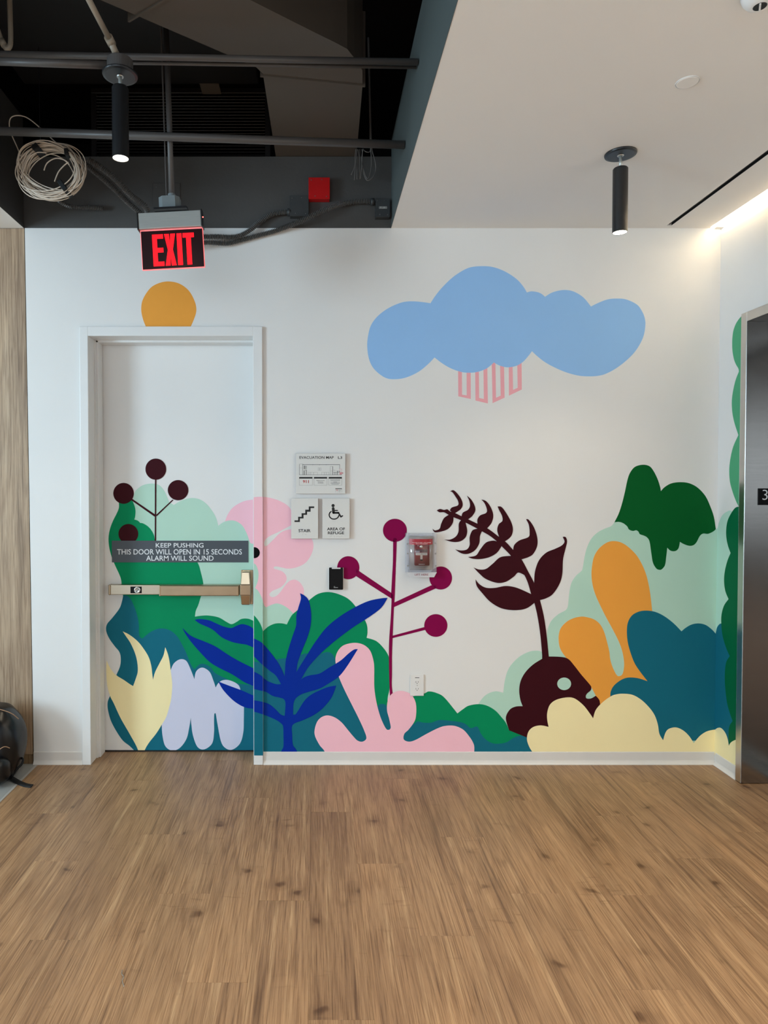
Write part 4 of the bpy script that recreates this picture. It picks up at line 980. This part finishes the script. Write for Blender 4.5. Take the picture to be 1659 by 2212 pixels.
# elbowed duct
a = dz(597, 343); b = dz(776, 343)
XI, XO = a[0] + .005, b[0]
pts = [(XI + .01, .9), (XO, .9), dz(783, 186), dz(783, 152), dz(765, 125), dz(750, 106), dz(720, 90), dz(683, 72), dz(540, 0), dz(211, 0)[:2], dz(497, 121), dz(554, 146), dz(568, 160)]
far1 = dz(540, 0); far0 = dz(211, 0)
dirv = Vector((far1[0] - dz(683, 72)[0], far1[1] - dz(683, 72)[1])).normalized() * .9
pts[8] = (far1[0] + dirv.x, far1[1] + dirv.y); pts[9] = (far0[0] + dirv.x, far0[1] + dirv.y)
du = thing('air_duct', 'wide elbowed rectangular air duct in the dark open ceiling', 'duct')
bm = bmesh.new(); prism(bm, pts, ZD + .0005, ZD + .32); finish('duct_body', bm, M_duct, du)
def flange(p, q, w_=.012):
    P0, P1 = Vector((*p, 0)), Vector((*q, 0)); d = (P1 - P0).normalized(); n = Vector((-d.y, d.x, 0)) * w_
    bm = bmesh.new(); prism(bm, [tuple((P0 - d * .012 - n)[:2]), tuple((P1 + d * .012 - n)[:2]), tuple((P1 + d * .012 + n)[:2]), tuple((P0 - d * .012 + n)[:2])], ZD - .006, ZD + .33)
    return finish('flange', bm, M_duct, du)
flange(dz(568, 163), dz(783, 184), .005)
flange(dz(282, 42), dz(360, -5), .004)
# black air handler above left with a louvred grille on the wall
fc = thing('air_handler', 'black painted air handling unit high in the open ceiling', 'air handler')
bx('casing', -1.56, -.30, -1.00, -.10, 3.72, 4.12, mat('black_casing', L(18, 15, 14), .6, var=.2), fc, .004, 1)
p = atZ(431, 181, 3.717); q = atZ(478, 203, 3.717)
bx('label', p.x, q.x, p.y, q.y, 3.716, 3.7195, M_duct, fc)
gr = thing('return_grille', 'black louvred return grille on the dark wall behind the downlight', 'grille')
YG = .12
gx0, gx1, gz0, gz1 = pxr(196, 190, 584, 349, YG)
bm = bmesh.new()
for (a, b, c, d) in [(gx0, gx1, gz0, gz0 + .028), (gx0, gx1, gz1 - .028, gz1), (gx0, gx0 + .03, gz0 + .028, gz1 - .028), (gx1 - .03, gx1, gz0 + .028, gz1 - .028)]:
    box(bm, a, b, YG, YG + .04, c, d, .002, 1)
mgr = mat('black_grille_paint', L(30, 26, 25), .4, var=.15)
finish('grille_frame', bm, mgr, gr)
nsl = 20
for k in range(nsl):
    z = gz0 + .034 + (gz1 - gz0 - .066) * (k + .5) / nsl
    bm = bmesh.new(); box(bm, gx0 + .03, gx1 - .03, -.009, .009, -.0012, .0012)
    bmesh.ops.rotate(bm, cent=(0, 0, 0), matrix=Matrix.Rotation(R(35), 3, 'X'), verts=bm.verts[:]); bmesh.ops.translate(bm, vec=(0, YG + .012, z), verts=bm.verts[:])
    finish('louvre', bm, mgr, gr)
# pipes across the plenum
def pipe(name, label, uv0, D0, uv1, D1, r, m=M_pipe, group=None):
    p0 = atY(*uv0, D0 - CAM_D); p1 = atY(*uv1, D1 - CAM_D)
    d = (p1 - p0)
    t = (XF - .0 - p0.x) / d.x; p0 = p0 + d * t
    return tag(cy(name, p0, p1, r, m, None, seg=20), label, 'pipe', group)
DA1 = XB * F_PX / (873 - 680)
pipe('pipe', 'grey pipe crossing the open ceiling lowest, passing the cable coil', (0, 283), DA1 * .965, (873, 313), DA1, .0185)
DB1 = XB * F_PX / (902 - 680)
pipe('pipe', 'thicker upper pipe of the pair crossing the top of the open ceiling', (0, 117), DB1 * .98, (902, 134), DB1, .0125)
pipe('pipe', 'thin pipe running directly under the thicker upper pipe', (0, 132), DB1 * .985 + .04, (899, 145.5), DB1 + .04, .0065)
# conduits and box feeding the left downlight
k = 2.62 / F_PX
jb = thing('lamp_junction_box', 'round dark junction box above the left downlight', 'junction box', (lc.x, lc.y, lc.z))
bm = bmesh.new(); lathe(bm, [(0, .0075), (.048, .0075), (.048, .056), (.044, .060), (0, .060)], (0, 0, 0), 32); finish('box_body', bm, M_pipe, jb)
p0 = Vector((lc.x - .045, lc.y, lc.z + .04)); p1 = atY(-40, 139, 2.60 - CAM_D); p1.z = p0.z + .004
tag(cy('conduit', p1, p0, .014, M_pipe, None, seg=20), 'grey conduit entering the left side of the lamp junction box', 'conduit')
cd = thing('angled_conduit', 'pale conduit slanting down to the lamp junction box', 'conduit')
q0 = atY(262, 128, 2.62 - CAM_D) ; q0 = Vector((lc.x - .002, lc.y, lc.z + .055)); q1 = atY(234, 72, 2.62 - CAM_D); q1 = Vector((lc.x - .06, lc.y - .04, lc.z + .17)); q2 = atY(186, -12, 2.35 - CAM_D)
q1 = atY(238, 88, 2.56 - CAM_D)
cy('conduit_lower', q0, q1, .0125, M_pipel, cd, seg=20); cy('conduit_upper', q1, q2, .0105, M_pipel, cd, seg=20)
d = (q1 - q2).normalized(); cy('coupling', q1 - d * .018, q1 + d * .018, .016, M_pipel, cd, seg=20)
el = thing('elbow_conduit', 'pale conduit with a tight elbow at the top left corner', 'conduit')
pp = [atY(20, -20, -.95), atY(22, 40, -.95), atY(23, 82, -.95), atY(21, 100, -.95), atY(13, 104, -.95), atY(5, 90, -.95), atY(-6, 62, -.95), atY(-20, 20, -.95)]
tb('conduit_bend', catmull(pp, 6), .0105, M_pipel, el, 14)
cy('coupling', atY(3.5, 87, -.95), atY(9.5, 99, -.95), .0135, M_pipel, el, seg=16)
# boxes on the dark wall
def wbox(name, label, cat, x0, y0, x1, y1, dep, m, bev=.002):
    t = thing(name, label, cat); xa, xb, za, zb = pxr(x0, y0, x1, y1, -dep)
    bx('box_body', xa, xb, -dep + .002, -.001, za, zb, m, t, bev, 2)
    bx('cover', xa - .001, xb + .001, -dep, -dep + .003, za - .001, zb + .001, m, t, .001, 1)
    for (sx, sz) in ((.12, .88), (.85, .1), (.62, .9), (.3, .12)):
        bm = bmesh.new(); X_, Z_ = xa + (xb - xa) * sx, za + (zb - za) * sz; cyl(bm, (X_, -dep - .0015, Z_), (X_, -dep, Z_), .003, seg=10); finish('screw', bm, M_alu, t)
    return t
wbox('red_junction_box', 'bright red junction box on the charcoal upper wall', 'junction box', 667, 383.5, 712, 429, .05, M_red)
wbox('grey_junction_box', 'dark grey junction box beside the red box', 'junction box', 626, 423, 666.5, 466, .045, M_gbox)
gb = wbox('corner_junction_box', 'dark grey junction box with small label in the corner of the upper wall', 'junction box', 811.5, 429, 842, 468, .045, M_gbox)
xa, xb, za, zb = pxr(819, 446, 836, 450.5, -.0475); bx('label', xa, xb, -.0475, -.0455, za, zb, mat('pale_label', L(170, 170, 165), .5), gb)
text_mesh('lettering', 'LP-3', xa + .003, xb - .003, za + .002, zb - .002, -.048, M_ink, gb)
ap = wbox('access_panel', 'flush dark access panel behind the exit sign', 'access panel', 331, 396, 389, 470, .006, M_darkwall)
# corrugated conduits
def flex(label, uvs, Ys, r, m=M_flex, pitch=.0092):
    if not isinstance(Ys, (list, tuple)): Ys = [Ys] * len(uvs)
    path = catmull([atY(u, v, y) for (u, v), y in zip(uvs, Ys)], 24)
    # resample evenly
    ds_ = [0]
    for a, b in zip(path, path[1:]): ds_.append(ds_[-1] + (b - a).length)
    n = int(ds_[-1] / (pitch / 2)); out = []; j = 0
    for i in range(n + 1):
        s = ds_[-1] * i / n
        while j < len(ds_) - 2 and ds_[j + 1] < s: j += 1
        t = (s - ds_[j]) / max(ds_[j + 1] - ds_[j], 1e-9); out.append(path[j].lerp(path[j + 1], t))
    rad = [r * 1.1 if i % 2 else r * .62 for i in range(len(out))]
    return tag(tb('flexible_conduit', out, rad, m, None, 10, False, False), label, 'conduit', 'corrugated flexible conduits')
flex('corrugated conduit curving up to the grey box beside the red box', [(470, 511), (500, 512), (520, 508), (540, 497), (560, 480), (585, 464), (608, 459), (626, 458.5)], [-.07, -.05, -.045, -.04, -.03, -.03, -.03, -.03], .0138)
flex('long corrugated conduit running to the corner box', [(330, 520), (400, 526), (450, 524), (490, 526), (520, 519), (560, 508), (600, 497), (650, 477), (700, 454), (740, 440), (775, 435), (808, 436)], [-.16, -.10, -.06, -.03, -.022, -.022, -.03, -.066, -.066, -.035, -.026, -.024], .0138)
flex('corrugated conduit descending from the upper left to behind the exit sign', [(180, 350), (205, 372), (240, 402), (275, 436), (305, 462), (340, 490), (380, 506), (430, 511), (470, 511)], [-.20, -.19, -.18, -.17, -.16, -.14, -.12, -.09, -.07], .0145)
flex('second corrugated conduit lying above the descending one', [(190, 345), (215, 360), (250, 388), (285, 424), (316, 450), (324, 490), (322, 508)], [-.27, -.26, -.25, -.24, -.235, -.225, -.22], .0155)
flex('short corrugated conduit under the cable coil', [(110, 405), (124, 430), (140, 442), (160, 447), (190, 448.5), (222, 450)], [-.20, -.12, -.08, -.05, -.04, -.035], .0115)
for c__, lab in (((626, 458.5), 'grey connector at the box beside the red box'), ((806, 436), 'grey connector at the corner box')):
    p = atY(*c__, -.028); o = cy('conduit_connector', (p.x - .014, p.y, p.z), (p.x + .006, p.y, p.z), .019, M_gbox, None, seg=16); tag(o, lab, 'connector')
# cable coil
CC = thing('cable_coil', 'coil of cream cable hung in the open ceiling', 'cable coil', (0, 0, 0))
YC = -.42; cc = atY(110, 368, YC); kc = (YC + CAM_D) / F_PX
rnd = random.Random(3)
for i in range(30):
    ph0 = rnd.uniform(0, 6.28); sx_ = rnd.uniform(54, 71); sz_ = rnd.uniform(44, 58); ox = rnd.uniform(-6, 6); oz = rnd.uniform(-7, 6); tl = rnd.uniform(-.5, .5); yy = rnd.uniform(-.035, .035)
    a2, a3, f2, f3 = rnd.uniform(1, 3.5), rnd.uniform(.5, 2), rnd.uniform(0, 6), rnd.uniform(0, 6); pth = []
    for j in range(48):
        t = j / 48 * 2 * math.pi
        rr = 1 + .015 * a2 * math.sin(2 * t + f2) + .012 * a3 * math.sin(3 * t + f3)
        x_ = sx_ * rr * math.cos(t); z_ = sz_ * rr * math.sin(t)
        xr, zr = x_ * math.cos(tl) - z_ * math.sin(tl), x_ * math.sin(tl) + z_ * math.cos(tl)
        pth.append(cc + Vector(((ox + xr) * kc, yy + .012 * math.sin(t + ph0), (oz + zr) * kc)))
    tb('cable_loop', pth, .0025, M_cable, CC, 6, True)
mid = [[(95, 368), (102, 352), (120, 342), (140, 346), (150, 356)], [(118, 392), (126, 372), (138, 358), (148, 350)], [(46, 385), (60, 345), (78, 330), (100, 330)]]
for s in mid: tb('cable_loop', catmull([atY(u, v, YC - .03) for u, v in s], 6), .0028, M_cable, CC, 6)
tb('cable_tail', catmull([atY(50, 350, YC + .02), atY(38, 320, YC + .04), atY(24, 288, YC + .04), atY(20, 268, YC + .04), atY(24, 254, YC + .04), atY(38, 249.5, YC + .04), atY(58, 254, YC + .04), atY(82, 272, YC + .04), atY(112, 300, YC + .02), atY(140, 325, YC), atY(160, 350, YC)], 8), .0028, M_cable, CC, 6)
for (u, v, w_, h_, an) in [(141, 408, 9, 20, 25), (150, 337, 8, 11, 55), (84, 327, 13, 10, 20)]:
    p = atY(u, v, YC - .002); bm = bmesh.new(); box(bm, -w_ * kc, w_ * kc, -.05, .045, -h_ * kc * .8, h_ * kc * .8, .006, 2)
    o = finish('strap', bm, M_nylonm, CC); o.location = p; o.rotation_euler = (0, R(an - 60), 0); o.scale = (.55, 1, .8)
# hanger wire that holds the coil
tb('hanger', [atY(88, 322, YC), atY(86, 280, YC), Vector((atY(84, 200, YC).x, YC, 3.715))], .002, M_black, CC, 6)
# small cable bundle at right of the plenum
CB = thing('cable_bundle', 'bunch of thin grey cables dangling near the corner of the upper wall', 'cables')
S4 = lambda a, b, Y: atY(430 + a * .2833, 280 + b * .2833, Y)
for s in [[(1200, 150), (1200, 200), (1192, 280), (1185, 385)], [(1212, 150), (1214, 200), (1206, 280), (1204, 378)], [(1226, 150), (1226, 180), (1222, 290), (1226, 378)], [(1240, 150), (1246, 180), (1242, 260), (1230, 376)],
          [(1195, 150), (1190, 200), (1186, 280), (1160, 345)], [(1250, 148), (1258, 158), (1272, 168), (1296, 172), (1308, 150), (1308, 60)], [(1250, 150), (1240, 230), (1256, 310), (1280, 372), (1300, 350), (1314, 270), (1310, 150), (1306, 60)],
          [(1312, 60), (1320, 160), (1342, 240), (1346, 310), (1325, 362), (1286, 388), (1262, 355), (1244, 290)]]:
    tb('cable', catmull([S4(a, b, -.10 + .01 * math.sin(a)) for a, b in s], 8), .0026, M_cabled, CB, 6)
tb('cable', catmull([S4(a, b, -.10) for a, b in [(1308, 70), (1306, -40), (1300, -300), (1290, -700)]], 6), .006, M_cabled, CB, 8)

# ------------------------------------------------------------------ ELEVATOR DOOR (in the right wall)
ev2 = bpy.data.objects.new('door_2', None); link(ev2); ev2['kind'] = 'structure'
XJ = 2.235; XD = 2.52
bx('jamb_face', XJ, XJ + .0018, EY0, EPY, .004, EZ - .048 * 0, M_steelf, ev2, .0012, 1)
bx('jamb_return', XJ + .002, XD, EY0 - .002, EPY, .004, EZ - .048, M_steel, ev2, .0008, 1)
bx('header_face', XJ, XJ + .0018, EPY - .0005, EY1 + .047, EZ - .048, EZ, M_steelf, ev2, .0012, 1)
bx('header_soffit', XJ + .002, XD, EPY - .0005, EY1 + .047, EZ - .048, EZ - .03, M_steel, ev2)
bx('jamb_face', XJ, XJ + .03, EY1 + .047, EY1, .004, EZ, M_steelf, ev2, .0012, 1)
bx('jamb_return', XJ + .002, XD, EY1 + .047, EY1 + .03, .004, EZ - .048, M_steel, ev2)
bx('door_panel', XD, XD + .03, EPY, (EPY + EY1) / 2 + .001, .006, EZ - .05, M_steel, ev2)
bx('door_panel', XD, XD + .03, (EPY + EY1) / 2 - .001, EY1, .006, EZ - .05, M_steel, ev2)
bx('sill', 2.43, XD + .03, EPY, EY1, -.004, .003, M_alu, ev2)

# ------------------------------------------------------------------ BACKPACK
BP = thing('backpack', 'black nylon backpack standing on the grey tile at the panelled wall', 'backpack', (0, 0, 0))
yb_ = -.20; kb = (yb_ + CAM_D) / F_PX
def bp(u, v, Y=yb_): return atY(u, v, Y)
sec = []   # right silhouette: (v, u_right) from bottom to top
SIL = [(1694, 18), (1685, 30), (1672, 38), (1655, 46), (1635, 54), (1610, 57), (1585, 56), (1565, 50), (1550, 41), (1540, 33), (1530, 26), (1522, 12)]
CU = -25
bm = bmesh.new(); rings = []; n = 36
for i, (v_, ur) in enumerate(SIL):
    z = bp(ur, v_).z; hw = (ur - CU) * kb * .93; t = i / (len(SIL) - 1)
    dp = .78 * (.115 + .05 * math.sin(math.pi * min(t * 1.05, 1))) * (1 if t < .7 else 1 - 1.1 * (t - .7))
    cx = bp(CU, v_).x; ring = []
    for j in range(n):
        a = 2 * math.pi * j / n; ca, sa = math.cos(a), math.sin(a)
        px = math.copysign(abs(ca) ** .7, ca) * hw; py = math.copysign(abs(sa) ** .7, sa) * dp
        wob = 1 + .012 * math.sin(5 * a + i) + .01 * math.sin(9 * a + 2 * i)
        ring.append(bm.verts.new((cx + px * wob, yb_ + .01 + py * wob, max(z, .002))))
    rings.append(ring)
for a, b in zip(rings, rings[1:]):
    for j in range(n): bm.faces.new((a[j], a[(j + 1) % n], b[(j + 1) % n], b[j]))
bm.faces.new(rings[0][::-1]); bm.faces.new(rings[-1])
bmesh.ops.recalc_face_normals(bm, faces=bm.faces)
body = finish('bag_body', bm, M_nylon, BP, True)
md = body.modifiers.new('s', 'SUBSURF'); md.levels = 1; md.render_levels = 1
# front pocket
bm = bmesh.new(); box(bm, bp(-60, 0).x, bp(22, 0).x, yb_ - .17, yb_ - .06, .02, bp(0, 1618).z, .045, 5)
for v_ in bm.verts: v_.co.y += .03 * ((v_.co.x - bp(-15, 0).x) / .11) ** 2
finish('front_pocket', bm, M_nylon, BP, True)
tb('piping', catmull([bp(-55, 1560, yb_ - .11), bp(-40, 1540, yb_ - .11), bp(-10, 1532, yb_ - .125), bp(12, 1536, yb_ - .11), bp(28, 1543, yb_ - .09), bp(40, 1553, yb_ - .05)], 8), .0022, M_piping, BP, 6)
tb('piping', catmull([bp(-20, 1640, yb_ - .185), bp(-6, 1625, yb_ - .185), bp(3, 1616, yb_ - .18), bp(12, 1613, yb_ - .165), bp(21, 1616, yb_ - .145)], 8), .0022, M_piping, BP, 6)
def strap(name, pts, w_=.02, th=.003):
    path = catmull(pts, 6); bm = bmesh.new(); rg = []
    for i, p in enumerate(path):
        t = (path[min(i + 1, len(path) - 1)] - path[max(i - 1, 0)]).normalized(); s = t.cross(Vector((0, -.3, 1))).normalized() * w_ / 2; u_ = t.cross(s).normalized() * th / 2
        rg.append([bm.verts.new(p + s + u_), bm.verts.new(p - s + u_), bm.verts.new(p - s - u_), bm.verts.new(p + s - u_)])
    for a, b in zip(rg, rg[1:]):
        for j in range(4): bm.faces.new((a[j], a[(j + 1) % 4], b[(j + 1) % 4], b[j]))
    bm.faces.new(rg[0][::-1]); bm.faces.new(rg[-1]); bmesh.ops.recalc_face_normals(bm, faces=bm.faces)
    return finish(name, bm, M_nylonm, BP, True)
strap('strap', [atZ(10, 1677, .02), atZ(24, 1681, .012), atZ(40, 1690, .006), atZ(56, 1696.5, .004), atZ(69, 1698.5, .004)], .026, .004)
tb('strap_loop', catmull([bp(38, 1640, -.17), bp(47, 1638, -.19), bp(50, 1642, -.20), bp(46, 1652, -.21), bp(36, 1662, -.22), bp(26, 1676, -.22)], 6), .006, M_nylonm, BP, 6)
strap('haul_loop', [bp(-40, 1524, yb_ + .05), bp(-30, 1512, yb_ + .05), bp(-12, 1512, yb_ + .05), bp(0, 1524, yb_ + .05)], .02, .004)

# ------------------------------------------------------------------ small wire scrap on the floor
tag(tb('wire_scrap', catmull([atZ(264, 2095, .003), atZ(263, 2104, .003), atZ(267, 2110, .004), atZ(264, 2118, .003), atZ(266, 2126, .003), atZ(268, 2131, .003)], 5), .0014, M_chrome, None, 6),
    'tiny twisted silver wire scrap lying on the wooden floor', 'wire')
